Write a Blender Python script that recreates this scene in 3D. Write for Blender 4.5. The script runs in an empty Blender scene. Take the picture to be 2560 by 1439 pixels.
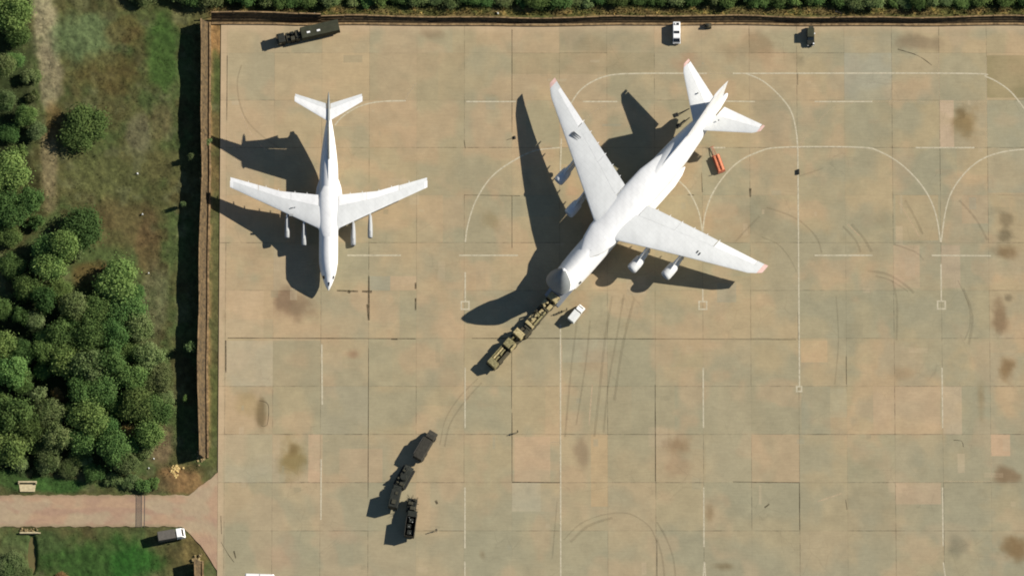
import bpy, bmesh, math, random
import numpy as np
from mathutils import Vector, Matrix
R = math.radians
random.seed(7)
# ------------------------------------------------------------------ frame
S = 9.8                      # photo pixels per metre
TILT = R(16.0)
CT, ST = math.cos(TILT), math.sin(TILT)
CX, CY = 1280.0, 719.5
scene = bpy.context.scene
COL = scene.collection

# camera: a satellite-like long lens, 16 degrees off nadir
cam = bpy.data.cameras.new('camera'); camo = bpy.data.objects.new('camera', cam); COL.objects.link(camo)
D = 3000.0
camo.location = (0, -math.sin(TILT)*D, math.cos(TILT)*D)
camo.rotation_euler = (TILT, 0, 0)
cam.sensor_width = 36; cam.lens = 36*D/(2560/S)
cam.clip_start = 10; cam.clip_end = 9000
scene.camera = camo

# sun and sky
SUNV = Vector((1.53, 0.478, 1.0)).normalized()
sun_el = math.asin(SUNV.z); sun_az = math.atan2(SUNV.x, SUNV.y)
w = bpy.data.worlds.new('World'); scene.world = w; w.use_nodes = True
nt = w.node_tree; bg = nt.nodes['Background']
sky = nt.nodes.new('ShaderNodeTexSky'); sky.sky_type = 'NISHITA'; sky.sun_disc = False
sky.dust_density = 0.2; sky.ozone_density = 2.0; sky.sun_elevation = sun_el; sky.sun_rotation = sun_az
nt.links.new(sky.outputs[0], bg.inputs[0]); bg.inputs[1].default_value = 0.05
sl = bpy.data.lights.new('sun', 'SUN'); sl.energy = 5.0; sl.angle = R(0.5); sl.color = (1.0, 0.94, 0.84)
so = bpy.data.objects.new('sun', sl); COL.objects.link(so)
so.rotation_euler = SUNV.to_track_quat('Z', 'Y').to_euler()
scene.cycles.filter_width = 1.9
scene.view_settings.view_transform = 'Standard'; scene.view_settings.look = 'None'
scene.view_settings.exposure = 0.50; scene.view_settings.gamma = 1.0
K = 1.25                     # display value of a level white surface

# ------------------------------------------------------------------ helpers
def mp(px, py, z=0.0):       # photo pixel at height z -> map metres
    return (px-CX)/S, (CY-py)/S - z*ST
def W(mx, my, z=0.0):        # map metres -> world
    return (mx, my/CT, z)
def at(px, py, z=0.0):
    mx, my = mp(px, py, z); return W(mx, my, z)
def lin(c):
    return tuple((v/255/12.92 if v/255 <= .04045 else ((v/255+.055)/1.055)**2.4) for v in c)
def alb(c):                  # display colour of a level lit surface -> base colour
    return tuple(min(v/K, .9) for v in lin(c))

def new_mat(name, rough=.8, metal=0.0):
    m = bpy.data.materials.new(name); m.use_nodes = True
    b = m.node_tree.nodes['Principled BSDF']
    b.inputs['Roughness'].default_value = rough; b.inputs['Metallic'].default_value = metal
    b.inputs['Specular IOR Level'].default_value = .3
    return m, m.node_tree, b
def nd(nt, typ, **kw):
    n = nt.nodes.new(typ)
    for k, v in kw.items(): setattr(n, k, v)
    return n
def vary(name, col, amt=.15, scale=1.5, rough=.7, metal=0.0, col2=None, rnd=0.0, spec=.3, detail=6):
    m, nt, b = new_mat(name, rough, metal)
    tc = nd(nt, 'ShaderNodeNewGeometry')
    n = nd(nt, 'ShaderNodeTexNoise'); n.inputs['Scale'].default_value = scale; n.inputs['Detail'].default_value = detail
    n.inputs['Roughness'].default_value = .65
    nt.links.new(tc.outputs['Position'], n.inputs['Vector'])
    r = nd(nt, 'ShaderNodeValToRGB')
    c2 = col2 or tuple(v*(1-amt) for v in col)
    c1 = tuple(min(1, v*(1+amt)) for v in col) if not col2 else col
    r.color_ramp.elements[0].color = (*c2, 1); r.color_ramp.elements[0].position = .35
    r.color_ramp.elements[1].color = (*c1, 1); r.color_ramp.elements[1].position = .65
    nt.links.new(n.outputs['Fac'], r.inputs['Fac'])
    out = r.outputs['Color']
    if rnd:
        oi = nd(nt, 'ShaderNodeObjectInfo')
        hs = nd(nt, 'ShaderNodeHueSaturation')
        mr = nd(nt, 'ShaderNodeMapRange'); mr.inputs['To Min'].default_value = 1-rnd; mr.inputs['To Max'].default_value = 1+rnd
        nt.links.new(oi.outputs['Random'], mr.inputs['Value']); nt.links.new(mr.outputs[0], hs.inputs['Value'])
        ma = nd(nt, 'ShaderNodeMath', operation='MULTIPLY_ADD'); ma.inputs[1].default_value = .05; ma.inputs[2].default_value = .46
        mf = nd(nt, 'ShaderNodeMath', operation='FRACT'); mm = nd(nt, 'ShaderNodeMath', operation='MULTIPLY'); mm.inputs[1].default_value = 17.3
        nt.links.new(oi.outputs['Random'], mm.inputs[0]); nt.links.new(mm.outputs[0], mf.inputs[0]); nt.links.new(mf.outputs[0], ma.inputs[0])
        nt.links.new(ma.outputs[0], hs.inputs['Hue']); nt.links.new(out, hs.inputs['Color']); out = hs.outputs['Color']
    nt.links.new(out, b.inputs['Base Color'])
    b.inputs['Specular IOR Level'].default_value = spec
    return m

class MB:
    """collects geometry in a thing's own frame (a = forward, b = to its left, z) and bakes it to world directions"""
    def __init__(s, F=None): s.v = []; s.f = []; s.F = F
    def add(s, vs, fs):
        o = len(s.v); s.v += [tuple(p) for p in vs]; s.f += [tuple(i+o for i in f) for f in fs]; return s
    def box(s, a0, a1, b0, b1, z0, z1, ta=0, tb=0, bev=0):
        v = [(a0, b0, z0), (a1, b0, z0), (a1, b1, z0), (a0, b1, z0),
             (a0+ta, b0+tb, z1), (a1-ta, b0+tb, z1), (a1-ta, b1-tb, z1), (a0+ta, b1-tb, z1)]
        return s.add(v, [(0, 3, 2, 1), (4, 5, 6, 7), (0, 1, 5, 4), (1, 2, 6, 5), (2, 3, 7, 6), (3, 0, 4, 7)])
    def prism(s, prof, b0, b1, tb=0):           # profile in (a,z), extruded across b
        n = len(prof); zs = [p[1] for p in prof]; z0, z1 = min(zs), max(zs)
        def ins(z): return tb*(z-z0)/max(1e-6, z1-z0)
        v = [(p[0], b0+ins(p[1]), p[1]) for p in prof] + [(p[0], b1-ins(p[1]), p[1]) for p in prof]
        f = [tuple(range(n)), tuple(range(2*n-1, n-1, -1))] + [(i, i+n, (i+1) % n+n, (i+1) % n) for i in range(n)]
        return s.add(v, f)
    def cyl(s, p, q, r0, r1=None, n=14):
        r1 = r0 if r1 is None else r1
        p, q = Vector(p), Vector(q); d = (q-p).normalized()
        u = d.orthogonal().normalized(); w_ = d.cross(u)
        v = []
        for c, r in ((p, r0), (q, r1)):
            for i in range(n):
                t = 2*math.pi*i/n; v.append(c+u*(r*math.cos(t))+w_*(r*math.sin(t)))
        return s.add(v, [tuple(range(n))[::-1], tuple(range(n, 2*n))]+[(i, (i+1) % n, (i+1) % n+n, i+n) for i in range(n)])
    def loft(s, rings, cap0=True, cap1=True):
        n = len(rings[0]); v = [p for r in rings for p in r]; f = []
        for k in range(len(rings)-1):
            for i in range(n):
                j = (i+1) % n; f.append((k*n+i, k*n+j, (k+1)*n+j, (k+1)*n+i))
        if cap0: f.append(tuple(range(n))[::-1])
        if cap1: f.append(tuple(range((len(rings)-1)*n, len(rings)*n)))
        return s.add(v, f)
    def build(s, name, mat, parent=None, smooth=False, loc=None, bevel=0):
        me = bpy.data.meshes.new(name)
        F = s.F
        vs = [F.d(*p) for p in s.v] if F else s.v
        me.from_pydata(vs, [], s.f); me.validate(); me.update()
        bm = bmesh.new(); bm.from_mesh(me); bmesh.ops.recalc_face_normals(bm, faces=bm.faces); bm.to_mesh(me); bm.free()
        me.materials.append(mat)
        if smooth:
            me.polygons.foreach_set('use_smooth', [True]*len(me.polygons)); me.set_sharp_from_angle(angle=R(38))
        o = bpy.data.objects.new(name, me); COL.objects.link(o)
        if parent: o.parent = parent
        if loc: o.location = loc
        if bevel:
            md = o.modifiers.new('bevel', 'BEVEL'); md.width = bevel; md.segments = 2; md.limit_method = 'ANGLE'
        return o
class Frame:                  # heading given as a vector in map space (forward)
    def __init__(s, mx, my, fx, fy, z=0):
        l = math.hypot(fx, fy); s.f = (fx/l, fy/l); s.l = (-fy/l, fx/l); s.o = (mx, my, z)
    def d(s, a, b, z):        # local -> world direction offset
        x = a*s.f[0]+b*s.l[0]; y = a*s.f[1]+b*s.l[1]; return (x, y/CT, z)
    def loc(s): return W(*s.o)
    def q(s, px, py, z):      # photo pixel at height z -> local a, b
        mx, my = mp(px, py, z); dx, dy = mx-s.o[0], my-s.o[1]
        return dx*s.f[0]+dy*s.f[1], dx*s.l[0]+dy*s.l[1]
def tag(o, label=None, cat=None, group=None, kind=None):
    if label: o['label'] = label
    if cat: o['category'] = cat
    if group: o['group'] = group
    if kind: o['kind'] = kind
    return o
def thing(name, label, cat, F, group=None):
    o = bpy.data.objects.new(name, None); COL.objects.link(o); o.location = F.loc() if isinstance(F, Frame) else F
    o.empty_display_size = .5
    return tag(o, label, cat, group)

# vectorised value noise
def _h(i, j, seed):
    n = (i*374761393 + j*668265263 + seed*974711) & 0xffffffff
    n = ((n ^ (n >> 13))*1274126177) & 0xffffffff
    return ((n ^ (n >> 16)) & 0xffff)/65535.0
def vnoise(x, y, seed=0):
    xi = np.floor(x).astype(np.int64); yi = np.floor(y).astype(np.int64); fx = x-xi; fy = y-yi
    fx = fx*fx*(3-2*fx); fy = fy*fy*(3-2*fy)
    a = _h(xi, yi, seed); b = _h(xi+1, yi, seed); c = _h(xi, yi+1, seed); d = _h(xi+1, yi+1, seed)
    return (a*(1-fx)+b*fx)*(1-fy)+(c*(1-fx)+d*fx)*fy
def fbm(x, y, seed=0, o=4, g=.5):
    t = 0; amp = 1; s_ = 0
    for k in range(o):
        t = t+amp*vnoise(x*2**k, y*2**k, seed+k*31); s_ += amp; amp *= g
    return t/s_
def sst(a, b, x):
    t = np.clip((x-a)/(b-a), 0, 1); return t*t*(3-2*t)
def mixc(c, col, f):
    return c*(1-f[:, None]) + np.array(col, float)[None, :]*f[:, None]
def to_alb(c):
    c = np.clip(c, 2, 255)/255; return np.clip(((c+.055)/1.055)**2.4/K, 0, .9)

# ------------------------------------------------------------------ ground colours
def veg_color(px, py):
    n1 = fbm(px/90, py/90, 1, 4); n2 = fbm(px/38, py/38, 11, 4); n3 = fbm(px/9, py/9, 21, 3); n4 = fbm(px/55, py/70, 41, 3)
    c = np.zeros((len(px), 3)) + np.array((88., 84., 50.))
    c = mixc(c, (76, 92, 50), sst(.36, .6, n1))
    c = mixc(c, (98, 86, 54), sst(.5, .7, n4)*.75)
    c = mixc(c, (112, 108, 78), sst(.58, .74, n2)*.7)
    c = mixc(c, (70, 56, 34), sst(.56, .72, fbm(px/45, py/45, 77, 3))*.7)
    c = mixc(c, (84, 92, 54), np.full(len(px), .4))
    def blob(cx, cy, rx, ry, col, wt=1., e=.5):
        r = np.sqrt(((px-cx)/rx)**2+((py-cy)/ry)**2) + (n2-.5)*e*1.6
        return mixc(c, col, (1-sst(.55, 1.15, r))*wt)
    for b in [(105, 70, 34, 120, (158, 148, 116), .9), (118, 190, 34, 100, (144, 134, 104), .85), (120, 420, 26, 120, (140, 126, 94), .8),
              (215, 90, 95, 80, (100, 116, 76), .85), (310, 75, 60, 45, (100, 82, 48), .55), (400, 120, 45, 130, (66, 92, 42), .85), (250, 440, 110, 60, (94, 98, 58), .7),
              (270, 180, 90, 60, (88, 76, 42), .6), (130, 300, 30, 50, (108, 84, 50), .6), (400, 300, 40, 60, (112, 98, 68), .6),
              (300, 560, 110, 70, (104, 90, 58), .6), (230, 690, 60, 40, (112, 88, 52), .7), (370, 620, 35, 90, (104, 84, 56), .7),
              (385, 760, 40, 110, (112, 112, 80), .7), (345, 340, 40, 60, (112, 108, 84), .6),
              (60, 950, 90, 300, (36, 48, 24), .95), (250, 950, 180, 250, (40, 54, 26), .9), (30, 250, 60, 260, (52, 62, 34), .8), (400, 1110, 45, 60, (118, 100, 76), .8),  # wood floor: dark green, deepened for the shade between crowns
              (450, 1200, 70, 40, (140, 108, 72), .85), (140, 1210, 110, 22, (60, 92, 42), .9), (20, 1195, 40, 22, (66, 90, 44), .9),
              (380, 1210, 70, 30, (92, 84, 56), .7), (250, 1400, 170, 70, (56, 84, 38), .95), (340, 1400, 75, 60, (46, 90, 34), .85),
              (100, 1350, 90, 30, (70, 86, 48), .8), (500, 1370, 60, 45, (112, 98, 60), .85), (30, 1400, 55, 60, (88, 98, 60), .8),
              (40, 480, 70, 130, (60, 60, 34), .7), (530, 90, 30, 70, (166, 126, 82), .85), (534, 190, 20, 75, (82, 92, 50), .9),
              (532, 320, 22, 60, (112, 98, 62), .8), (530, 440, 20, 50, (120, 102, 66), .8), (532, 720, 20, 260, (98, 96, 60), .85), (532, 1020, 20, 150, (88, 92, 52), .85)]:
        c = blob(*b)
    # strip beyond the far fence
    top = (1-sst(30, 45, py))*sst(500, 530, px)
    t = mixc(c, (126, 106, 66), np.ones(len(px))*.75); t = mixc(t, (92, 96, 50), sst(.4, .62, fbm(px/40, py/12, 5, 4))*.8)
    t = mixc(t, (168, 140, 84), sst(.62, .76, n3)*.6); t = mixc(t, (50, 66, 30), (1-sst(2, 20, py))*.8)
    c = c*(1-top[:, None]) + t*top[:, None]
    # bare earth at the foot of the fence
    foot = np.exp(-((px-522)/7)**2)*sst(40, 60, py)*(1-sst(1120, 1160, py))
    c = mixc(c, (170, 138, 94), .8*foot*sst(.35, .6, fbm(px/10, py/30, 8, 3)))
    n5 = fbm(px/5.5, py/5.5, 61, 3)
    c *= (.66+.4*n3+.28*n5)[:, None]
    c *= (.95+.1*fbm(px/3.2, py/3.2, 55, 2))[:, None]
    return c

STAINS = [  # cx, cy, rx, ry, colour, weight
 (730, 765, 48, 42, (140, 112, 84), .8), (712, 745, 28, 30, (132, 106, 82), .6), (655, 1022, 12, 34, (118, 98, 66), .8), (620, 1005, 30, 30, (168, 144, 98), .6),
 (737, 1145, 32, 50, (142, 118, 68), .8), (735, 1120, 16, 18, (122, 98, 62), .6), (2412, 300, 36, 46, (138, 112, 70), .8), (2410, 275, 24, 20, (116, 94, 62), .6),
 (2515, 545, 17, 20, (132, 114, 84), .8), (2512, 588, 19, 17, (124, 108, 80), .85), (2512, 632, 34, 22, (124, 98, 66), .85), (2500, 795, 20, 45, (136, 108, 78), .8),
 (2520, 745, 12, 10, (124, 108, 82), .8), (2510, 1180, 38, 26, (136, 108, 78), .85), (2510, 920, 26, 36, (136, 104, 66), .8), (2540, 1370, 42, 34, (130, 98, 60), .8),
 (1690, 1110, 34, 30, (142, 112, 80), .75), (1690, 1160, 50, 30, (168, 138, 104), .6), (1452, 1120, 22, 46, (144, 120, 92), .7), (1085, 78, 38, 16, (142, 120, 90), .65),
 (880, 885, 22, 16, (156, 120, 90), .7), (2300, 104, 60, 22, (140, 118, 90), .7), (2390, 1355, 26, 32, (130, 122, 98), .65), (1206, 1380, 11, 18, (128, 108, 78), .7),
 (560, 790, 6, 22, (140, 115, 80), .6), (1235, 555, 28, 24, (150, 128, 88), .5), (1470, 120, 60, 30, (150, 130, 96), .4), (1880, 120, 60, 40, (152, 122, 88), .6),
 (1720, 150, 40, 30, (176, 130, 96), .5), (2005, 150, 14, 14, (140, 125, 95), .5), (1430, 480, 20, 24, (196, 154, 118), .6), (1810, 1410, 30, 12, (128, 108, 76), .7),
 (1770, 1280, 12, 22, (140, 114, 80), .6), (2450, 1000, 12, 60, (150, 126, 88), .6), (1840, 570, 120, 50, (186, 150, 110), .5), (1820, 300, 90, 60, (188, 156, 112), .4),
 (1700, 440, 70, 70, (182, 150, 108), .5), (2240, 700, 20, 14, (198, 166, 132), .6), (1330, 1260, 90, 40, (160, 154, 128), .5), (2200, 1260, 130, 60, (150, 138, 108), .5),
 (930, 330, 80, 80, (176, 148, 110), .4), (640, 640, 40, 50, (164, 138, 104), .4), (1160, 130, 26, 30, (160, 138, 104), .5), (2260, 930, 40, 20, (156, 130, 96), .5),
 (2130, 1180, 70, 50, (150, 142, 112), .5), (2205, 550, 60, 30, (150, 142, 112), .5), (1900, 540, 70, 60, (140, 134, 108), .6), (1930, 290, 60, 60, (150, 138, 110), .5),
 (860, 1330, 50, 30, (196, 160, 126), .4), (700, 1380, 60, 40, (188, 152, 120), .5), (1450, 740, 34, 60, (178, 142, 104), .5), (1500, 900, 60, 70, (186, 148, 112), .35),
 (1120, 960, 30, 120, (158, 144, 112), .4), (610, 420, 40, 60, (190, 166, 132), .4)]
RECTS = [   # x0,y0,x1,y1,colour,weight with crisp slab-like edges
 (2474, 133, 2760, 243, (142, 128, 88), .75), (2354, 250, 2391, 367, (196, 168, 136), .85), (1282, 1203, 1352, 1275, (188, 172, 142), .5), (2235, 1205, 2350, 1255, (196, 164, 130), .6),
 (2474, 1083, 2518, 1140, (200, 164, 128), .8), (1405, 845, 1518, 905, (164, 156, 128), .6), (2000, 850, 2070, 905, (204, 168, 124), .6), (1475, 1085, 1518, 1265, (194, 160, 116), .6),
 (1285, 1090, 1376, 1200, (196, 162, 126), .6), (2354, 610, 2400, 722, (186, 160, 130), .6), (2116, 130, 2235, 248, (168, 160, 136), .7), (2116, 85, 2235, 128, (172, 158, 126), .5),
 (684, 848, 803, 963, (160, 148, 116), .6), (803, 963, 922, 1083, (164, 152, 124), .5), (564, 848, 683, 963, (184, 168, 138), .6), (564, 725, 659, 845, (198, 168, 130), .6),
 (1041, 130, 1160, 248, (166, 148, 112), .5), (564, 1083, 683, 1203, (178, 166, 136), .6), (1876, 1083, 1996, 1203, (190, 158, 120), .6), (1400, 60, 1640, 125, (156, 142, 112), .5),
 (1280, 130, 1640, 180, (160, 142, 106), .5), (2180, 963, 2350, 1083, (192, 162, 126), .6), (2000, 963, 2075, 1083, (160, 152, 124), .6), (2075, 970, 2115, 1040, (182, 168, 134), .6),
 (2240, 487, 2350, 600, (188, 158, 116), .6), (2410, 487, 2472, 560, (186, 156, 120), .5), (2234, 612, 2300, 720, (194, 162, 128), .6), (850, 1120, 960, 1200, (190, 158, 122), .5),
 (800, 1083, 806, 1203, (200, 164, 126), .5), (770, 1083, 803, 1200, (202, 166, 130), .7), (684, 1083, 700, 1203, (190, 164, 130), .5), (1520, 1000, 1637, 1200, (166, 152, 118), .5),
 (1760, 960, 1876, 1200, (178, 162, 128), .4), (1041, 1083, 1160, 1200, (176, 154, 120), .5), (2474, 250, 2760, 480, (164, 156, 128), .6), (1041, 487, 1105, 607, (192, 162, 122), .5),
 (684, 610, 800, 725, (180, 160, 128), .5), (922, 690, 975, 726, (164, 156, 130), .7), (975, 690, 1041, 726, (196, 164, 128), .6), (2354, 963, 2400, 1083, (190, 166, 134), .6),
 (564, 250, 683, 367, (190, 164, 126), .4), (922, 130, 1041, 248, (168, 150, 116), .5), (684, 130, 922, 248, (194, 164, 122), .5)]
P = 119.3; X0, Y0 = 564.0, 129.2
def apron_color(px, py, cx, cy):
    si = np.floor((cx-X0)/P).astype(np.int64); sj = np.floor((cy-Y0)/P).astype(np.int64)
    fx = (cx-X0)/P-si; fy = (cy-Y0)/P-sj
    r1 = _h(si, sj, 3); r2 = _h(si, sj, 4); r3 = _h(si, sj, 5); r4 = _h(si, sj, 6); r5 = _h(si, sj, 7)
    side = np.where(r3 < .33, fx > np.round((.25+.5*r4)*20)/20, np.where(r3 < .58, fy > np.round((.25+.5*r4)*20)/20, False))
    tone = np.where(side, (r1*.6+r5*.7) % 1.0, r1)
    c = np.zeros((len(px), 3)) + np.array((177., 157., 119.))
    c = mixc(c, (192, 163, 123), sst(.5, 1., tone)*.45)
    c = mixc(c, (164, 154, 122), sst(.5, 0., tone)*.5)
    c = mixc(c, (190, 158, 122), sst(.6, 1, r2)*.3)
    big = fbm(px/170, py/170, 91, 3); mid = fbm(px/60, py/60, 92, 4); lo = fbm(px/24, py/24, 96, 3)
    wet = sst(.42, .62, big*.6+mid*.4)
    c = mixc(c, (158, 149, 119), wet*.55)
    c = mixc(c, (196, 160, 121), sst(.52, .68, fbm(px/75+9, py/75, 95, 3))*.4)
    c = mixc(c, (156, 150, 124), sst(1500, 2560, px)*.28*sst(.4, .6, mid)+sst(1000, 1439, py)*.25)
    c = mixc(c, (192, 166, 128), (1-sst(500, 1200, px+py*.6))*.35)
    for x0, y0, x1, y1, col, wt in RECTS:
        xs = X0+np.round((x0-X0)/(P/20))*P/20; xe = X0+np.round((x1-X0)/(P/20))*P/20
        ys = Y0+np.round((y0-Y0)/(P/20))*P/20; ye = Y0+np.round((y1-Y0)/(P/20))*P/20
        f = ((cx > xs) & (cx < xe) & (cy > ys) & (cy < ye)).astype(float)
        c = mixc(c, col, f*wt*(.55+.45*sst(.3, .6, mid)))
    for cx_, cy_, rx, ry, col, wt in STAINS:
        r = np.sqrt(((px-cx_)/rx)**2+((py-cy_)/ry)**2)+(mid-.5)*1.1+(lo-.5)*.8
        same = (np.floor((cx-X0)/P) == math.floor((cx_-X0)/P)) & (np.floor((cy-Y0)/P) == math.floor((cy_-Y0)/P))
        c = mixc(c, col, (1-sst(.3, 1.25, r))*wt*np.where(same, .85, .4))
    # dust strip along the edges
    edge = (1-sst(556, 570, px+8*(mid-.5))) + (1-sst(60, 84, py+14*(mid-.5)))
    c = mixc(c, (196, 168, 132), np.clip(edge, 0, 1)*.7)
    rp = random.Random(44)
    for k in range(110):
        w_, h_ = rp.choice((1, 2, 2, 3, 4, 8)), rp.choice((1, 2, 2, 3, 5, 8)); x0 = X0+rp.randrange(330)*P/20; y0 = Y0+rp.randrange(240)*P/20
        col = rp.choice(((196, 172, 138), (150, 138, 108), (168, 150, 118), (186, 168, 136), (158, 152, 128)))
        f = ((cx > x0) & (cx < x0+w_*P/20) & (cy > y0) & (cy < y0+h_*P/20)).astype(float)
        c = mixc(c, col, f*rp.uniform(.15, .45))
    c = c*(.955+.09*lo)[:, None]
    c = np.array((176., 158., 122.))+(c-np.array((176., 158., 122.)))*1.1
    g_ = c.mean(1)[:, None]
    return g_+(c-g_)*.88+np.array((1.5, 3.5, 3.))

def grid_mesh(name, xs, ys, zf, colf, mat, use_center=True, loc=None):
    nx, ny = len(xs), len(ys)
    PX, PY = np.meshgrid(xs, ys); z = zf(PX.ravel(), PY.ravel())
    vx = (PX.ravel()-CX)/S; vy = (CY-PY.ravel())/S/CT
    co = np.stack([vx, vy, z], 1)
    i = np.arange(nx-1); j = np.arange(ny-1); I, J = np.meshgrid(i, j); a = (J*nx+I).ravel()
    f = np.stack([a, a+nx, a+nx+1, a+1], 1)
    me = bpy.data.meshes.new(name)
    me.vertices.add(len(co)); me.vertices.foreach_set('co', co.ravel())
    me.loops.add(f.size); me.loops.foreach_set('vertex_index', f.ravel())
    me.polygons.add(len(f)); me.polygons.foreach_set('loop_start', np.arange(0, f.size, 4))
    me.polygons.foreach_set('loop_total', np.full(len(f), 4))
    me.update(calc_edges=True); me.validate()
    lp = f.ravel(); lx = PX.ravel()[lp]; ly = PY.ravel()[lp]
    cx = np.repeat(PX.ravel()[f].mean(1), 4); cy = np.repeat(PY.ravel()[f].mean(1), 4)
    c = colf(lx, ly, cx, cy) if use_center else colf(lx, ly)
    at_ = me.color_attributes.new('tint', 'FLOAT_COLOR', 'CORNER')
    at_.data.foreach_set('color', np.concatenate([to_alb(c), np.ones((len(c), 1))], 1).astype(np.float32).ravel())
    me.materials.append(mat)
    me.polygons.foreach_set('use_smooth', [True]*len(me.polygons))
    o = bpy.data.objects.new(name, me); COL.objects.link(o); return o

def tint_mat(name, scale=2.0, amt=.12, bump=0.0, joints=False):
    m, nt, b = new_mat(name, .92)
    b.inputs['Specular IOR Level'].default_value = .12
    at_ = nd(nt, 'ShaderNodeAttribute', attribute_name='tint'); g = nd(nt, 'ShaderNodeNewGeometry')
    def noise(sc, det=4, rough=.6, vec=None):
        n = nd(nt, 'ShaderNodeTexNoise'); n.inputs['Scale'].default_value = sc; n.inputs['Detail'].default_value = det
        n.inputs['Roughness'].default_value = rough; nt.links.new(vec or g.outputs['Position'], n.inputs['Vector']); return n.outputs['Fac']
    def mth(op, a, b_=None, c_=None, clamp=False):
        n = nd(nt, 'ShaderNodeMath', operation=op); n.use_clamp = clamp
        for k, x in enumerate((a, b_, c_)):
            if x is None: continue
            if isinstance(x, (int, float)): n.inputs[k].default_value = x
            else: nt.links.new(x, n.inputs[k])
        return n.outputs[0]
    def ramp(x, a, b_, lo=0., hi=1.):
        n = nd(nt, 'ShaderNodeMapRange', interpolation_type='SMOOTHSTEP'); nt.links.new(x, n.inputs[0])
        for k, v in zip(('From Min', 'From Max', 'To Min', 'To Max'), (a, b_, lo, hi)): n.inputs[k].default_value = v
        return n.outputs[0]
    f = mth('MULTIPLY', ramp(noise(scale), .2, .8, 1-amt, 1+amt), ramp(noise(scale*5, 2), .25, .75, 1-amt*.8, 1+amt*.8))
    if joints:
        sp = nd(nt, 'ShaderNodeSeparateXYZ'); nt.links.new(g.outputs['Position'], sp.inputs[0])
        u = mth('MULTIPLY_ADD', sp.outputs[0], S/P, (CX-X0)/P); v = mth('MULTIPLY_ADD', sp.outputs[1], -S*CT/P, (CY-Y0)/P)
        wob = mth('MULTIPLY_ADD', noise(.8, 2), .012, -.006)
        for (p_, q_, sd) in ((u, v, 0.), (v, u, 7.)):
            pp = mth('ADD', p_, wob)
            rr = mth('ROUND', pp); dist = mth('ABSOLUTE', mth('SUBTRACT', pp, rr))
            cell = mth('FLOOR', q_)
            cb = nd(nt, 'ShaderNodeCombineXYZ'); nt.links.new(rr, cb.inputs[0]); nt.links.new(cell, cb.inputs[1]); cb.inputs[2].default_value = sd
            wn = nd(nt, 'ShaderNodeTexWhiteNoise'); nt.links.new(cb.outputs[0], wn.inputs['Vector'])
            cb2 = nd(nt, 'ShaderNodeCombineXYZ'); nt.links.new(rr, cb2.inputs[0]); cb2.inputs[2].default_value = sd+3
            wn2 = nd(nt, 'ShaderNodeTexWhiteNoise'); nt.links.new(cb2.outputs[0], wn2.inputs['Vector'])
            st = mth('MULTIPLY', ramp(mth('ADD', mth('MULTIPLY', wn.outputs['Value'], .5), mth('MULTIPLY', wn2.outputs['Value'], .5)), .2, .95, .06, .5), ramp(noise(.35, 5, .7), .35, .65, .2, 1.3))
            line = ramp(dist, .0035, .011, 1., 0.)
            f = mth('MULTIPLY', f, mth('SUBTRACT', 1., mth('MULTIPLY', line, st)))
            # narrow second joint in the middle of some slabs
        vo = nd(nt, 'ShaderNodeTexVoronoi', feature='DISTANCE_TO_EDGE'); vo.inputs['Scale'].default_value = .16
        wv = nd(nt, 'ShaderNodeVectorMath', operation='ADD'); ns = nd(nt, 'ShaderNodeTexNoise'); ns.inputs['Scale'].default_value = .5; ns.inputs['Detail'].default_value = 4
        nt.links.new(g.outputs['Position'], ns.inputs['Vector']); nt.links.new(g.outputs['Position'], wv.inputs[0]); nt.links.new(ns.outputs['Color'], wv.inputs[1]); nt.links.new(wv.outputs[0], vo.inputs['Vector'])
        crk = mth('MULTIPLY', ramp(vo.outputs['Distance'], .0, .018, 1., 0.), ramp(noise(.05, 3), .5, .64, 0., .12))
        f = mth('MULTIPLY', f, mth('SUBTRACT', 1., crk))
        spk = ramp(noise(2.6, 2), .72, .8, 1., .8); f = mth('MULTIPLY', f, spk)
        scr = nd(nt, 'ShaderNodeMapping'); scr.inputs['Scale'].default_value = (.25, 3.5, 1); scr.inputs['Rotation'].default_value = (0, 0, .9)
        nt.links.new(g.outputs['Position'], scr.inputs[0]); f = mth('MULTIPLY', f, ramp(noise(1., 4, .6, scr.outputs[0]), .25, .75, .955, 1.045))
    mx = nd(nt, 'ShaderNodeVectorMath', operation='SCALE'); nt.links.new(at_.outputs['Color'], mx.inputs[0]); nt.links.new(f, mx.inputs['Scale'])
    nt.links.new(mx.outputs[0], b.inputs['Base Color'])
    if bump:
        bp = nd(nt, 'ShaderNodeBump'); bp.inputs['Strength'].default_value = bump; bp.inputs['Distance'].default_value = .3
        nt.links.new(noise(2.2, 5), bp.inputs['Height']); nt.links.new(bp.outputs[0], b.inputs['Normal'])
    return m

m_apron = tint_mat('slab_concrete', 1.1, .05, 0, True)
m_veg = tint_mat('rough_grass', 1.5, .2, .25)
m_field = vary('field', alb((88, 92, 52)), .3, .05, .95, col2=alb((112, 100, 64)))

# ------------------------------------------------------------------ setting: ground, apron, road
g = MB(); 
for a0, a1, b0, b1 in ((-3000, 3000, -3000, 3000),):
    g.add([(a0, b0, -.6), (a1, b0, -.6), (a1, b1, -.6), (a0, b1, -.6)], [(0, 1, 2, 3)])
tag(g.build('ground', m_field), kind='structure')

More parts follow.
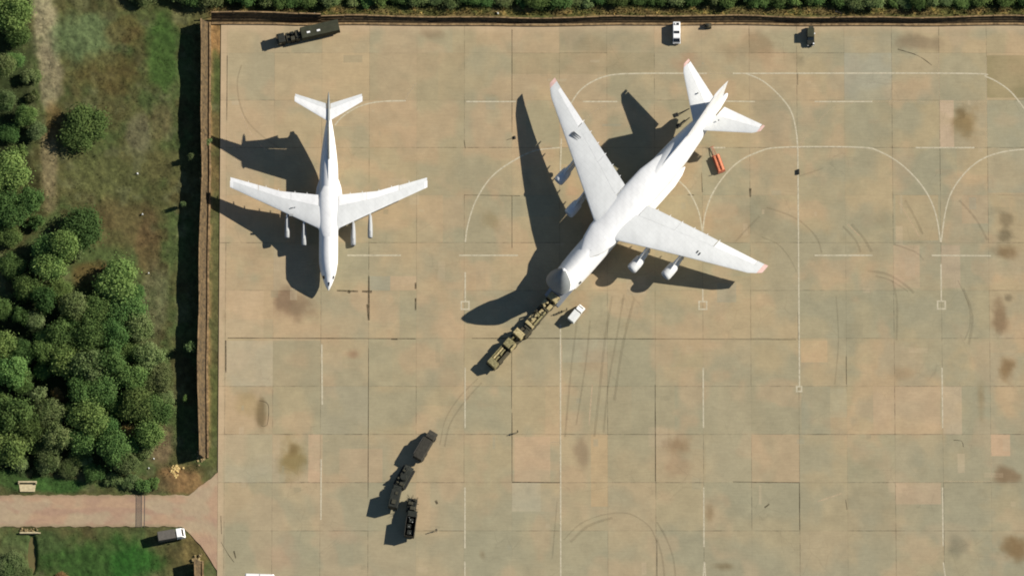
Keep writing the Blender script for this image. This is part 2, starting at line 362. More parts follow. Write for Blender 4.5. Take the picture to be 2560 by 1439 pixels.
ROADY = (1234., 1312.)
def road_w(px, py):          # 1 on the road and its flare
    up = np.where(px < 478, ROADY[0], ROADY[0]-(px-478)*.80)
    dn = np.where(px < 452, ROADY[1], ROADY[1]+np.clip(px-452, 0, 200)**1.45*.145)
    return (py > up) & (py < dn)
def veg_z(px, py):
    h = (fbm(px/70, py/70, 301, 3)-.5)*.9 + (fbm(px/14, py/14, 302, 3)-.5)*.4 + (fbm(px/5, py/5, 303, 2)-.5)*.12
    flat = np.where(px > 545, 0., 1.)*sst(0, 14, np.minimum(np.abs(py-ROADY[0]+10), 30))
    e = sst(548, 500, px)*np.clip(np.maximum(ROADY[0]-py, py-ROADY[1])/25, 0, 1)
    e2 = np.where(py < 45, sst(36, 16, py), 0)
    k = np.clip(np.where(px > 500, e2+e*.4, e), 0, 1)
    d = (1-sst(.5, 1.1, np.sqrt(((px-88)/14)**2+((py-1380)/60)**2)))+(1-sst(.5, 1.1, np.sqrt(((px-78)/16)**2+((py-1168)/32)**2)))
    return np.clip(h, -.5, .6)*k - .12*(1-k)*1.0 - .9*d*0.8 - .03
xs = np.arange(-220, 552, 4.0); ys = np.arange(-220, 1700, 4.0)
xs[-1] = 549
tag(grid_mesh('grassland', xs, ys, veg_z, veg_color, m_veg, False), kind='structure')
xs = np.arange(549, 2960, 5.0); ys = np.append(np.arange(-220, 50, 4.0), 56.)
tag(grid_mesh('verge', xs, ys, veg_z, veg_color, m_veg, False), kind='structure')

xs = np.concatenate([[548, 553, 558], X0+np.arange(0, 20*20+1)*P/20]); ys = np.concatenate([[54.], Y0-P/20*np.arange(12, 0, -1), Y0+np.arange(0, 13*20+1)*P/20])
apron = tag(grid_mesh('apron', xs, ys, lambda x, y: 0*x, apron_color, m_apron), kind='structure')

def road_color(px, py):
    c = np.zeros((len(px), 3))+np.array((182., 152., 124.)); m = fbm(px/60, py/14, 400, 4)
    c = mixc(c, (170, 140, 118), sst(.4, .65, m)*.8); c = mixc(c, (178, 164, 134), sst(.45, .65, fbm(px/50, py/30, 402, 3))*.6)
    c = mixc(c, (150, 134, 104), (1-sst(0, 9, np.minimum(np.abs(py-ROADY[0]), np.abs(py-ROADY[1]))))*np.where(px < 440, .7, 0))
    return c*(.96+.08*fbm(px/5, py/5, 405, 2))[:, None]
# road as a grid clipped to its outline
vs = []; fs = []
cols = np.arange(-220, 549, 6.0); cols = np.append(cols[cols < 547.5], 547.6)
for i, x in enumerate(cols):
    xx = np.array([x]); up = ROADY[0] if x < 478 else ROADY[0]-(x-478)*.80; dn = ROADY[1] if x < 452 else ROADY[1]+(min(x-452, 200))**1.45*.145
    up += 1.2*math.sin(x*.11)+.8*math.sin(x*.31) ; dn += 1.2*math.sin(x*.13+1)+.8*math.sin(x*.27)
    for k in range(21):
        y = up+(dn-up)*k/20; X_, Y_, _ = at(x, y); vs.append((X_, Y_, .012))
n = 21
for i in range(len(cols)-1):
    for k in range(20): fs.append((i*n+k, i*n+k+1, (i+1)*n+k+1, (i+1)*n+k))
rb = MB(); rb.add(vs, fs)
m_road = tint_mat('road_surface', .9, .07)
road = rb.build('road', m_road); tag(road, kind='structure')
me = road.data; a_ = me.color_attributes.new('tint', 'FLOAT_COLOR', 'CORNER')
lp = np.zeros(len(me.loops), int); me.loops.foreach_get('vertex_index', lp); co = np.zeros(len(me.vertices)*3); me.vertices.foreach_get('co', co); co = co.reshape(-1, 3)[lp]
cc = road_color(co[:, 0]*S+CX, CY-co[:, 1]*CT*S); a_.data.foreach_set('color', np.concatenate([to_alb(cc), np.ones((len(cc), 1))], 1).astype(np.float32).ravel())

# worn paint, tyre marks and cracks: sheets above the slabs
def worn_mat(name, col, lo, hi, op, scale=1.2, ):
    m, nt, b = new_mat(name, .85); b.inputs['Base Color'].default_value = (*col, 1)
    g = nd(nt, 'ShaderNodeNewGeometry'); n = nd(nt, 'ShaderNodeTexNoise'); n.inputs['Scale'].default_value = scale; n.inputs['Detail'].default_value = 6; n.inputs['Roughness'].default_value = .7
    nt.links.new(g.outputs['Position'], n.inputs['Vector'])
    mr = nd(nt, 'ShaderNodeMapRange'); nt.links.new(n.outputs['Fac'], mr.inputs[0])
    for k, v in zip(('From Min', 'From Max', 'To Min', 'To Max'), (lo, hi, op*.5, op)): mr.inputs[k].default_value = v
    nt.links.new(mr.outputs[0], b.inputs['Alpha']); return m
m_paint = worn_mat('worn_white_paint', alb((224, 213, 184)), .3, .55, .78)
m_faint = worn_mat('faded_paint', alb((214, 196, 160)), .35, .65, .5)
m_tyre = worn_mat('tyre_rubber', alb((96, 84, 62)), .3, .7, .15, .3)
m_crack = worn_mat('open_joint', alb((72, 63, 44)), .42, .62, .7, 1.1)
m_scuff = worn_mat('pale_scuff', alb((226, 200, 164)), .4, .62, .6, .8)
def smooth_pts(pts, step=8):
    if len(pts) < 3:
        (x0, y0), (x1, y1) = pts; n = max(1, int(math.hypot(x1-x0, y1-y0)/40)); return [(x0+(x1-x0)*i/n, y0+(y1-y0)*i/n) for i in range(n+1)]
    q = [pts[0]]+list(pts)+[pts[-1]]; out = []
    for i in range(1, len(q)-2):
        p0, p1, p2, p3 = map(Vector, q[i-1:i+3]); n = max(2, int((p2-p1).length/step))
        for k in range(n):
            t = k/n; out.append(tuple(.5*((2*p1)+(-p0+p2)*t+(2*p0-5*p1+4*p2-p3)*t*t+(-p0+3*p1-3*p2+p3)*t**3)))
    return out+[tuple(pts[-1])]
def strip(name, pts, wpx, mat, z, smooth=True, jit=0.):
    p = smooth_pts(pts) if smooth else pts
    vs = []; fs = []
    for i, (x, y) in enumerate(p):
        a = p[max(0, i-1)]; b = p[min(len(p)-1, i+1)]; dx, dy = b[0]-a[0], b[1]-a[1]; l = math.hypot(dx, dy) or 1
        w_ = wpx/2*(1+random.uniform(-jit, jit)); nx, ny = -dy/l*w_, dx/l*w_
        for s_ in (1, -1):
            X_, Y_, _ = at(x+nx*s_, y+ny*s_); vs.append((X_, Y_, z))
    for i in range(len(p)-1): fs.append((2*i, 2*i+1, 2*i+3, 2*i+2))
    return MB().add(vs, fs).build(name, mat, apron)
PAINT = [[(835, 312), (850, 294), (872, 277), (905, 261), (950, 252), (1013, 250)], [(1165, 252), (1290, 252)], [(1458, 252), (1545, 252)],
 [(1428, 257), (1450, 225), (1485, 200), (1530, 185), (1600, 181), (1770, 181)], [(1835, 181), (2415, 181), (2470, 189), (2510, 209), (2540, 235), (2575, 282)],
 [(1815, 251), (1890, 252)], [(1868, 181), (1910, 200), (1950, 235), (1980, 275), (1993, 325), (1997, 375)], [(1997, 375), (1997, 963)],
 [(2040, 252), (2185, 252)], [(1757, 585), (1765, 530), (1790, 470), (1840, 410), (1900, 378), (1960, 367), (2150, 367), (2205, 379), (2262, 415), (2312, 470), (2340, 530), (2353, 605)],
 [(2354, 605), (2370, 510), (2400, 450), (2450, 402), (2510, 379), (2580, 371)], [(2292, 368), (2440, 368)], [(1757, 585), (1748, 530), (1722, 476), (1690, 445)],
 [(1163, 605), (1170, 560), (1190, 500), (1230, 440), (1290, 397), (1340, 375), (1400, 368)], [(1148, 638), (1295, 638)], [(868, 638), (1002, 638)], [(2037, 638), (2182, 638)], [(2330, 638), (2478, 639)],
 [(1163, 680), (1163, 752)], [(2353, 660), (2353, 752)], [(1757, 722), (1757, 752)], [(805, 860), (807, 1010)], [(805, 1145), (805, 1295)],
 [(1163, 918), (1163, 1068)], [(1163, 1215), (1163, 1365)], [(1163, 1398), (1163, 1560)], [(1401, 810), (1401, 1640)], [(1757, 918), (1757, 1068)], [(1757, 1215), (1757, 1362)],
 [(1758, 1398), (1751, 1460), (1730, 1530)], [(1758, 1398), (1764, 1460), (1785, 1530)], [(2353, 918), (2353, 1068)], [(2351, 1215), (2351, 1360)], [(2351, 1400), (2360, 1460), (2380, 1530)],
 [(1404, 345), (1401, 430)], [(1775, 368), (1815, 368)]]
for i, l in enumerate(PAINT): strip('painted_line', l, 3.5, m_paint, .008+.0001*(i % 5), True, .1)
for l in ([(1013, 250), (1018, 234), (1040, 206)], [(1462, 296), (1490, 275), (1513, 262)], [(2048, 305), (2070, 280), (2100, 262), (2140, 254)], [(1770, 181), (1835, 181)],
          [(2353, 130), (2353, 250)], [(2110, 251), (2472, 254)], [(2472, 140), (2472, 250)], [(2470, 255), (2470, 368)], [(2000, 372), (2010, 350), (2015, 342)], [(807, 1100), (825, 1100)],
          [(1376, 1103), (1398, 1103)], [(2440, 368), (2470, 368)], [(2354, 1200), (2462, 1200), (2472, 1190), (2472, 1100)], [(1401, 430), (1392, 448)]):
    strip('faded_line', l, 3.0, m_faint, .0072, True, .2)
for cx, cy, r in ((1163, 763, 9.5), (1757, 763, 9.5), (2353, 762, 9.5), (1996, 971, 6)):
    for (a, b) in (((-r-2, -r), (r+2, -r)), ((-r-2, r), (r+2, r)), ((-r, -r), (-r, r)), ((r, -r), (r, r))):
        strip('stop_marking', [(cx+a[0], cy+a[1]), (cx+b[0], cy+b[1])], 3.6, m_paint, .0086 if a[1] == b[1] else .0094, False)
TYRE = [[(700, 372), (655, 340), (615, 300), (595, 250), (590, 200), (600, 160)], [(1195, 945), (1150, 990), (1115, 1045), (1100, 1110)], [(1205, 955), (1160, 1005), (1125, 1060), (1112, 1115)],
 [(1445, 780), (1430, 900), (1420, 1000), (1412, 1090)], [(1530, 740), (1512, 850), (1500, 960), (1485, 1090)], [(1560, 735), (1540, 850), (1520, 960), (1508, 1080)], [(1585, 745), (1555, 870), (1535, 1000)],
 [(1408, 1345), (1450, 1305), (1510, 1282), (1570, 1280), (1620, 1310), (1640, 1350)], [(1640, 1300), (1665, 1345), (1682, 1400), (1690, 1500)], [(1425, 1350), (1470, 1310), (1530, 1290)],
 [(2170, 677), (2215, 684), (2255, 706), (2285, 732)], [(2190, 690), (2225, 700), (2270, 728)], [(2232, 700), (2242, 760), (2240, 850)], [(2395, 700), (2420, 760), (2424, 810), (2410, 850)],
 [(2408, 720), (2430, 790), (2420, 860)], [(1905, 592), (1945, 610), (1975, 645), (1992, 680)], [(1918, 518), (1990, 545), (2040, 590), (2055, 632)], [(2108, 565), (2140, 600), (2152, 630)], [(2130, 560), (2160, 595), (2180, 630)],
 [(2265, 500), (2290, 545), (2308, 585)], [(2090, 740), (2095, 850), (2085, 960)], [(1838, 605), (1870, 570), (1900, 540)], [(1475, 800), (1465, 900), (1440, 1060)],
 [(2400, 500), (2440, 545), (2470, 600)], [(1998, 440), (2060, 420)], [(1640, 1340), (1655, 1400), (1660, 1480)], [(1380, 1390), (1392, 1250)], [(2235, 610), (2290, 630), (2310, 650)]]
for i, l in enumerate(TYRE):
    strip('tyre_mark', l, random.uniform(3, 6.5), m_tyre, .004+.0001*(i % 20), True, .12)
for l in [[(590, 380), (560, 330)], [(668, 380), (620, 325), (600, 280)], [(2248, 502), (2275, 548), (2300, 592)], [(1480, 960), (1472, 1060)], [(1403, 860), (1403, 1000)], [(2120, 560), (2150, 590)], [(2040, 1250), (2100, 1230)]]:
    strip('scuff_mark', l, 3, m_scuff, .0065, True, .3)
CRACK = [([(922, 690), (922, 800)], 4), ([(918, 760), (921, 795)], 4), ([(1039, 706), (1039, 722)], 5), ([(1039, 745), (1039, 775)], 4), ([(842, 726), (895, 728)], 3), ([(905, 728), (930, 729)], 6), ([(870, 727), (876, 731)], 7),
 ([(570, 844), (1040, 846)], 2.5), ([(1180, 845), (1400, 845)], 2.2), ([(1400, 846), (1990, 848)], 2), ([(978, 847), (994, 847)], 5), ([(565, 850), (566, 930)], 3), ([(1280, 1030), (1280, 1200)], 2.6), ([(1280, 1202), (1400, 1203)], 2.6),
 ([(1637, 960), (1637, 1200)], 2.2), ([(1830, 1201), (1995, 1203)], 2.2), ([(1995, 1205), (1995, 1320)], 2.2), ([(2114, 890), (2114, 960)], 2.6), ([(1995, 780), (1995, 848)], 2.6), ([(1640, 1345), (1640, 1440)], 2.4), ([(922, 870), (922, 1240)], 2.0),
 ([(2250, 120), (2300, 136), (2335, 160)], 2.5), ([(1720, 486), (1736, 487)], 3.5), ([(1998, 180), (1998, 210)], 2), ([(1755, 430), (1757, 480)], 2), ([(1877, 470), (1877, 492)], 5), ([(1090, 1247), (1094, 1256)], 5), ([(1908, 1265), (1920, 1256)], 3),
 ([(1160, 350), (1163, 370)], 2), ([(650, 1000), (672, 1010), (670, 1060), (655, 1062)], 2), ([(557, 1350), (575, 1380), (590, 1400)], 2), ([(589, 1372), (594, 1390)], 3), ([(556, 1285), (558, 1330)], 2), ([(564, 136), (564, 300)], 2),
 ([(2380, 1098), (2400, 1100), (2404, 1115)], 2), ([(1280, 70), (1280, 330)], 1.8), ([(1280, 490), (1280, 620)], 1.8), ([(1279, 860), (1279, 1020)], 1.8), ([(1160, 487), (1300, 489)], 1.6), ([(2110, 1245), (2113, 1270)], 2)]
for i, (l, wd) in enumerate(CRACK): strip('open_joint', l, wd*.8 if wd < 3 else wd, m_crack, .0052+.0001*(i % 10), True, .45)

# ------------------------------------------------------------------ blast fences
m_panel = vary('weathered_panel', alb((112, 92, 62)), .3, 1.1, .85, col2=alb((62, 52, 36)))
m_crest = vary('pale_crest', alb((176, 146, 104)), .25, .9, .85, col2=alb((100, 82, 58)))
m_post = vary('rusty_steel', (.09, .065, .045), .3, 2, .8)
def fence(name, label, pts, h, depth, side, seg=6.0):
    """pts: foot line in px; panels lean away from the apron (side gives the lean direction in map space)"""
    F = Frame(*mp(*pts[0]), 1, 0); root = thing(name, label, 'fence', F)
    o = F.o
    for (x0, y0), (x1, y1) in zip(pts[:-1], pts[1:]):
        a = Vector(mp(x0, y0)); b = Vector(mp(x1, y1)); L = (b-a).length; n = max(1, round(L/seg))
        for i in range(n):
            p, q = a.lerp(b, i/n), a.lerp(b, (i+1)/n); p = p-Vector(o[:2]); q = q-Vector(o[:2])
            d = (q-p).normalized(); q2 = q-d*.04
            wv = lambda q_: .28*math.sin((q_.x+q_.y)*.071+1)+.16*math.sin((q_.x+q_.y)*.19)
            j0 = wv(p)+random.uniform(-.05, .05); j1 = wv(q)+random.uniform(-.05, .05); hh = h+random.uniform(-.12, .12)
            rows = 9; vv = []
            for k in range(rows+1):     # curved deflector profile
                t = k/rows; off = depth*(t**.8)+(.2 if k % 3 == 1 else 0); z = hh*(t**1.25)
                for e, jj in ((p, j0), (q2, j1)):
                    vv.append((e.x+side[0]*(off+jj*t), e.y+side[1]*(off+jj*t), z))
            for k in range(rows+1):
                t = k/rows; off = depth*(t**.8)+.2; z = hh*(t**1.25)
                for e, jj in ((p, j0), (q2, j1)):
                    vv.append((e.x+side[0]*(off+jj*t+.12), e.y+side[1]*(off+jj*t+.12), z-.03 if k else z-.2))
            m_ = 2*(rows+1); ff = []
            for k in range(rows):
                ff += [(2*k, 2*k+1, 2*k+3, 2*k+2), (m_+2*k, m_+2*k+2, m_+2*k+3, m_+2*k+1), (2*k, 2*k+2, m_+2*k+2, m_+2*k), (2*k+1, m_+2*k+1, m_+2*k+3, 2*k+3)]
            ff += [(2*rows, 2*rows+1, m_+2*rows+1, m_+2*rows), (0, m_, m_+1, 1)]
            MB(F).add(vv, ff).build('panel', m_panel, root)
            # crest board
            c = MB(F); top = depth
            e0 = (p.x+side[0]*(top+j0), p.y+side[1]*(top+j0)); e1 = (q2.x+side[0]*(top+j1), q2.y+side[1]*(top+j1))
            w_ = .3
            vs = [(e0[0], e0[1], hh), (e1[0], e1[1], hh), (e1[0]+side[0]*w_, e1[1]+side[1]*w_, hh), (e0[0]+side[0]*w_, e0[1]+side[1]*w_, hh)]
            vs += [(x, y, hh+.1) for x, y, z in vs]
            c.add(vs, [(0, 3, 2, 1), (4, 5, 6, 7), (0, 1, 5, 4), (1, 2, 6, 5), (2, 3, 7, 6), (3, 0, 4, 7)]).build('crest_board', m_crest, root)
            MB(F).box(0, 1, 0, 1, 0, 1) if False else None
            tv = []
            for e, jj in ((p, j0), (q2, j1)):
                for o_ in (-.12, .34):
                    for z_ in (-.1, .38): tv.append((e.x+side[0]*(o_+jj*.5-.35), e.y+side[1]*(o_+jj*.5-.35), z_))
            MB(F).add(tv, [(0, 1, 3, 2), (4, 6, 7, 5), (0, 4, 5, 1), (2, 3, 7, 6), (1, 5, 7, 3), (0, 2, 6, 4)]).build('toe_kerb', m_crest, root)
            # rear post
            bx = p.x+side[0]*(top+.2); by = p.y+side[1]*(top+.2)
            MB(F).cyl((bx, by, -.4), (bx, by, h-.1), .09, n=8).cyl((bx+side[0]*0.1, by+side[1]*.1, h*.65), (p.x+side[0]*.3, p.y+side[1]*.3, 0), .06, n=6).build('rear_post', m_post, root)
    return root
fence('blast_fence', 'long leaning blast fence down the left side of the apron, tan and weathered', [(519, 52), (519, 1143)], 3.6, 1.75, (-1, 0))
fence('blast_fence', 'short end of leaning blast fence at the bottom left, below the road', [(511, 1398), (511, 1640)], 3.4, 1.5, (-1, 0))
fence('blast_fence', 'tall dark blast fence along the top left, behind the covered lorry', [(524, 54), (800, 55.5)], 3.0, 1.6, (0, 1))
fence('blast_fence', 'low dark blast fence running along the whole top right edge of the apron', [(800, 55.5), (2200, 55), (2900, 56.5)], 1.7, 1.15, (0, 1))

# ------------------------------------------------------------------ aircraft
def paint(name, col, rough=.45):
    m = vary(name, col, .04, .3, rough, spec=.35); nt = m.node_tree; b = nt.nodes['Principled BSDF']; src = b.inputs['Base Color'].links[0].from_socket
    tc = nd(nt, 'ShaderNodeTexCoord'); br = nd(nt, 'ShaderNodeTexBrick'); br.inputs['Scale'].default_value = .22; br.inputs['Mortar Size'].default_value = .009; br.inputs['Mortar Smooth'].default_value = .6
    mp_ = nd(nt, 'ShaderNodeMapping'); mp_.inputs['Rotation'].default_value = (0, 0, R(48))
    br.inputs['Color1'].default_value = (1, 1, 1, 1); br.inputs['Color2'].default_value = (.98, .98, .98, 1); br.inputs['Mortar'].default_value = (.86, .865, .865, 1)
    nt.links.new(tc.outputs['Object'], mp_.inputs[0]); nt.links.new(mp_.outputs[0], br.inputs['Vector'])
    st = nd(nt, 'ShaderNodeTexNoise'); st.inputs['Scale'].default_value = 1.; st.inputs['Detail'].default_value = 5
    m2 = nd(nt, 'ShaderNodeMapping'); m2.inputs['Rotation'].default_value = (0, 0, R(-48)); m2.inputs['Scale'].default_value = (.9, .12, .5)
    nt.links.new(tc.outputs['Object'], m2.inputs[0]); nt.links.new(m2.outputs[0], st.inputs['Vector'])
    mr = nd(nt, 'ShaderNodeMapRange'); mr.inputs['From Min'].default_value = .45; mr.inputs['From Max'].default_value = .75; mr.inputs['To Min'].default_value = 1; mr.inputs['To Max'].default_value = .92
    nt.links.new(st.outputs['Fac'], mr.inputs[0])
    x1 = nd(nt, 'ShaderNodeMix', data_type='RGBA', blend_type='MULTIPLY'); x1.inputs[0].default_value = 1
    nt.links.new(src, x1.inputs[6]); nt.links.new(br.outputs['Color'], x1.inputs[7])
    x2 = nd(nt, 'ShaderNodeVectorMath', operation='SCALE'); nt.links.new(x1.outputs[2], x2.inputs[0]); nt.links.new(mr.outputs[0], x2.inputs['Scale']); nt.links.new(x2.outputs[0], b.inputs['Base Color'])
    return m
m_white = paint('white_aircraft_paint', (.78, .78, .77))
m_wing = paint('grey_wing_paint', (.63, .64, .63))
m_wing2 = paint('pale_grey_wing_paint', (.66, .67, .66))
m_flap = paint('white_flap_paint', (.80, .80, .79))
m_grey = vary('belly_grey_paint', (.34, .36, .38), .06, .5, .5)
m_eng = vary('engine_grey_paint', (.30, .31, .31), .08, .8, .45)
m_belly = vary('belly_grey_with_shade', (.20, .215, .22), .08, .8, .5)  # grey belly livery, kept dark to paint in the raised door's shade
m_lead = vary('bullet_and_edge_shade_grey', (.22, .23, .22), .06, .5, .5)  # tail bullet grey, also the painted dimness on the fin's front
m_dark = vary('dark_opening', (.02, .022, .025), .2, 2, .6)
m_glass = vary('cockpit_glass', (.015, .018, .02), .1, 2, .12, spec=.8)
m_metal = vary('bare_engine_metal', (.35, .35, .36), .1, 2, .35, .7)
m_hatch = vary('grey_hatch_paint', (.12, .125, .125), .1, 2, .6)
m_red = vary('red_tip_paint', (.70, .46, .40), .1, 2, .5)
m_tyreb = vary('black_tyre', (.025, .025, .025), .2, 4, .8)
m_seam = vary('panel_seam', (.28, .29, .29), .1, 2, .6)

def sect(t, zc, ry, rz, n=36, e=2.0, flat=1.0):      # cross section ring at station -t (aft)
    out = []
    for i in range(n):
        a = 2*math.pi*i/n; c, s_ = math.cos(a), math.sin(a)
        e_ = e if s_ < 0 or e < 2.05 else e*.86
        y = ry*math.copysign(abs(c)**(2/e_), c); z = rz*math.copysign(abs(s_)**(2/e_), s_)
        if z < 0: z *= flat
        out.append((-t, y, zc+z))
    return out
def interp(tab, t):
    for k in range(len(tab)-1):
        if t <= tab[k+1][0]:
            a, b = tab[k], tab[k+1]; f = (t-a[0])/(b[0]-a[0]); f = max(0, min(1, f))
            return [a[i]+(b[i]-a[i])*f for i in range(len(a))]
    return list(tab[-1])
def foil(le, te, b, z, thick, n=9, f0=0., f1=1., pad=0.):
    """closed aerofoil ring between chord fractions f0..f1; le/te are a-coordinates"""
    up = []; dn = []
    def th(x): return 5*thick*(.2969*math.sqrt(max(x, 0))-.126*x-.3516*x*x+.2843*x**3-.1015*x**4)
    for i in range(n+1):
        x = f0+(f1-f0)*(1-math.cos(math.pi*i/n))/2
        a = le+(te-le)*x; h = max(th(x)*.55, .015)
        up.append((a, b, z+h*1.15+pad)); dn.append((a, b, z-h*.85-pad))
    return up+dn[::-1][0:]
def wing_part(F, stations, f0, f1, name, mat, parent, pad=0., seg=6):
    """stations: list of (b, le, te, z, thick)"""
    rings = []
    for k in range(len(stations)-1):
        for i in range(seg + (1 if k == len(stations)-2 else 0)):
            t = i/seg; s_ = [stations[k][j]*(1-t)+stations[k+1][j]*t for j in range(5)]
            rings.append(foil(s_[1], s_[2], s_[0], s_[3], s_[4], 10, f0, f1, pad))
    m = MB(F); m.loft(rings); return m.build(name, mat, parent, True)
def sub(stations, b0, b1):        # clip a station list to |b| in b0..b1
    st = sorted(stations, key=lambda s_: abs(s_[0])); sg = 1 if st[-1][0] > 0 else -1
    def at_b(b):
        for k in range(len(st)-1):
            x0, x1 = abs(st[k][0]), abs(st[k+1][0])
            if b <= x1+1e-6:
                t = (b-x0)/(x1-x0); return tuple(st[k][j]*(1-t)+st[k+1][j]*t for j in range(5))
        return st[-1]
    return [at_b(b0)]+[s_ for s_ in st if b0+.01 < abs(s_[0]) < b1-.01]+[at_b(b1)]
def nacelle(F, a0, b, z, L, r, parent, pylon_le, pylon_z, white=m_white):
    prof = [(0, .80), (.03, .93), (.12, 1.), (.35, 1.0), (.6, .93), (.85, .74), (1., .62)] if r < 1.2 else [(0, .82), (.03, .94), (.1, 1.), (.35, 1.0), (.52, .94), (.6, .86), (.605, .66), (.8, .58), (1., .42)]
    rings = []
    for t, q in prof:
        rings.append([(a0-t*L, b+r*q*math.cos(2*math.pi*i/20), z+r*q*math.sin(2*math.pi*i/20)) for i in range(20)])
    m = MB(F); m.loft(rings, False, False)
    inn = [[(a0-t*L, b+r*q*math.cos(2*math.pi*i/20), z+r*q*math.sin(2*math.pi*i/20)) for i in range(20)] for t, q in ((0, .80), (.05, .72), (.2, .7))]
    m.loft(inn, False, False)
    e = m.build('engine', white, parent, True)
    MB(F).cyl((a0-.2*L, b, z), (a0-.21*L, b, z), r*.7, n=20).build('fan', m_dark, e)
    MB(F).cyl((a0-.08*L, b, z), (a0-.2*L, b, z), .03*r, r*.25, n=12).build('spinner', m_metal, e)
    MB(F).cyl((a0-L, b, z), (a0-L*1.12, b, z), r*.55, r*.3, n=16).build('exhaust_cone', m_metal, e, True)
    MB(F).prism([(a0-.25*L, z+r*.8), (a0-.95*L, z+r*.4), (pylon_le-2.6, pylon_z-.2), (pylon_le-.2, pylon_z)], b-.16, b+.16).build('pylon', m_wing2, e)
    return e
def bogie(F, a, b, z, r, parent, name='landing_gear', nw=2, gap=.9):
    g = MB(F).cyl((a, b, r), (a, b, z), .18, n=10).cyl((a, b-gap/2, r), (a, b+gap/2, r), .1, n=8).build(name, m_metal, parent)
    for s_ in (-1, 1):
        MB(F).cyl((a, b+s_*gap/2-.18, r), (a, b+s_*gap/2+.18, r), r, n=18).build('wheel', m_tyreb, g)
    return g

# --- smaller four-engine jet with a T-tail, nose towards the bottom of the photo
FI = Frame(*mp(821.5, 726, 2.6), 0, -1)
il = thing('cargo_jet', 'smaller white cargo jet with high T-tail at left, nose pointing down the photo', 'aeroplane', FI, 'white cargo jets on the apron')
IT = [(0, 2.75, .08, .08), (.35, 2.78, .32, .34), (1.2, 2.95, .8, .85), (2.6, 3.3, 1.42, 1.5), (4.2, 3.85, 1.98, 2.05), (6.5, 4.25, 2.38, 2.4), (9, 4.3, 2.42, 2.42), (28, 4.3, 2.42, 2.42), (31, 4.5, 2.3, 2.25),
      (34.5, 4.95, 1.95, 1.85), (38, 5.45, 1.45, 1.4), (41, 5.9, .95, 1.0), (43, 6.15, .55, .7), (43.6, 6.2, .25, .4)]
MB(FI).loft([sect(t, *interp(IT, t)[1:]) for t in [0, .15, .35, .8, 1.2, 1.9, 2.6, 3.4, 4.2, 5.3, 6.5, 9]+list(np.arange(11, 43.1, 1.5))+[43, 43.6]]).build('fuselage', m_white, il, True)
# cockpit glazing wraps the upper nose, chin glazing below
def patch(F, tab, t0, t1, a0, a1, off, name, mat, parent, nt_=4, na=8):
    rings = []
    for i in range(nt_+1):
        t = t0+(t1-t0)*i/nt_; _, zc, ry, rz = interp(tab, t)[:4]
        rings.append([(-t, (ry+off)*math.cos(a0+(a1-a0)*k/na), zc+(rz+off)*math.sin(a0+(a1-a0)*k/na)) for k in range(na+1)])
    v = [p for r in rings for p in r]; n = na+1
    f = [(i*n+k, i*n+k+1, (i+1)*n+k+1, (i+1)*n+k) for i in range(nt_) for k in range(na)]
    return MB(F).add(v, f).build(name, mat, parent, True)
patch(FI, IT, 2.5, 3.2, R(22), R(44), .03, 'windscreen', m_glass, il); patch(FI, IT, 2.5, 3.2, R(128), R(158), .03, 'windscreen', m_glass, il)
patch(FI, IT, .9, 1.7, R(70), R(96), .03, 'nose_glazing', m_glass, il)
patch(FI, IT, 0.06, .9, R(0), R(360), .02, 'radome', m_wing2, il, 4, 24)
# wings
def il_st(sg):
    return [(sg*1.6, -14.2, -23.3, 6.55, 1.05), (sg*2.8, -14.85, -23.3, 6.55, 1.0), (sg*12.3, -19.45, -24.4, 6.0, .6), (sg*25.2, -25.7, -28.3, 4.9, .28)]
for sg in (1, -1):
    st = il_st(sg)
    wg = wing_part(FI, st, 0, .66, 'wing', m_wing, il)
    wing_part(FI, sub(st, 2.6, 9.6), .664, 1.0, 'flap', m_flap, wg); wing_part(FI, sub(st, 9.65, 17.9), .664, 1.0, 'flap', m_flap, wg)
    wing_part(FI, sub(st, 18.0, 25.1), .664, .97, 'aileron', m_wing2 if sg > 0 else m_flap, wg)
    wing_part(FI, sub(st, 18.0, 25.15), .97, 1, 'aileron_tab', m_flap, wg) if sg < 0 else None
    wing_part(FI, sub(st, 24.4, 25.25), 0, .655, 'wing_tip', m_flap, wg, .01)
    wing_part(FI, sub(st, 3.2, 24.2), 0, .05, 'slat', m_wing2, wg, .015)
    for b in (5.5, 8.6, 12.8, 16.0, 20.5):
        s_ = sub(st, b, 25.1)[0]
        MB(FI).cyl((s_[2]+1.8, s_[0], s_[3]-.28), (s_[2]-.45, s_[0], s_[3]-.2), .2, .06, n=8).build('flap_fairing', m_wing2, wg)
    for b, fr, L, z in ((6.3, -11.2, 5.6, 3.7), (10.6, -13.2, 5.6, 3.4)):
        s_ = sub(st, b, 25.1)[0]; nacelle(FI, fr, sg*b, z, L, .64, wg, s_[1], s_[3], m_eng)
    # tailplane
    ts = [(sg*.12, -39.9, -44.3, 14.25, .4), (sg*8.65, -45.0, -47.0, 14.15, .2)]
    tp = wing_part(FI, ts, 0, .68, 'tailplane', m_flap, il); wing_part(FI, sub(ts, .5, 8.5), .685, 1, 'elevator', m_wing2, tp)
    # landing gear fairing
    pod = [[(-t, sg*2.35+r*math.cos(2*math.pi*i/18), 1.75+r*.95*math.sin(2*math.pi*i/18)) for i in range(18)] for t, r in ((15.5, .1), (16.5, .7), (18, 1.1), (24, 1.15), (26.5, .8), (28.5, .15))]
    pf = MB(FI).loft(pod).build('gear_fairing', m_white, il, True)
    bogie(FI, -18.8, sg*2.6, 1.4, .62, il); bogie(FI, -22.2, sg*2.6, 1.4, .62, il)
bogie(FI, -6.2, 0, 2.2, .5, il, 'nose_gear')
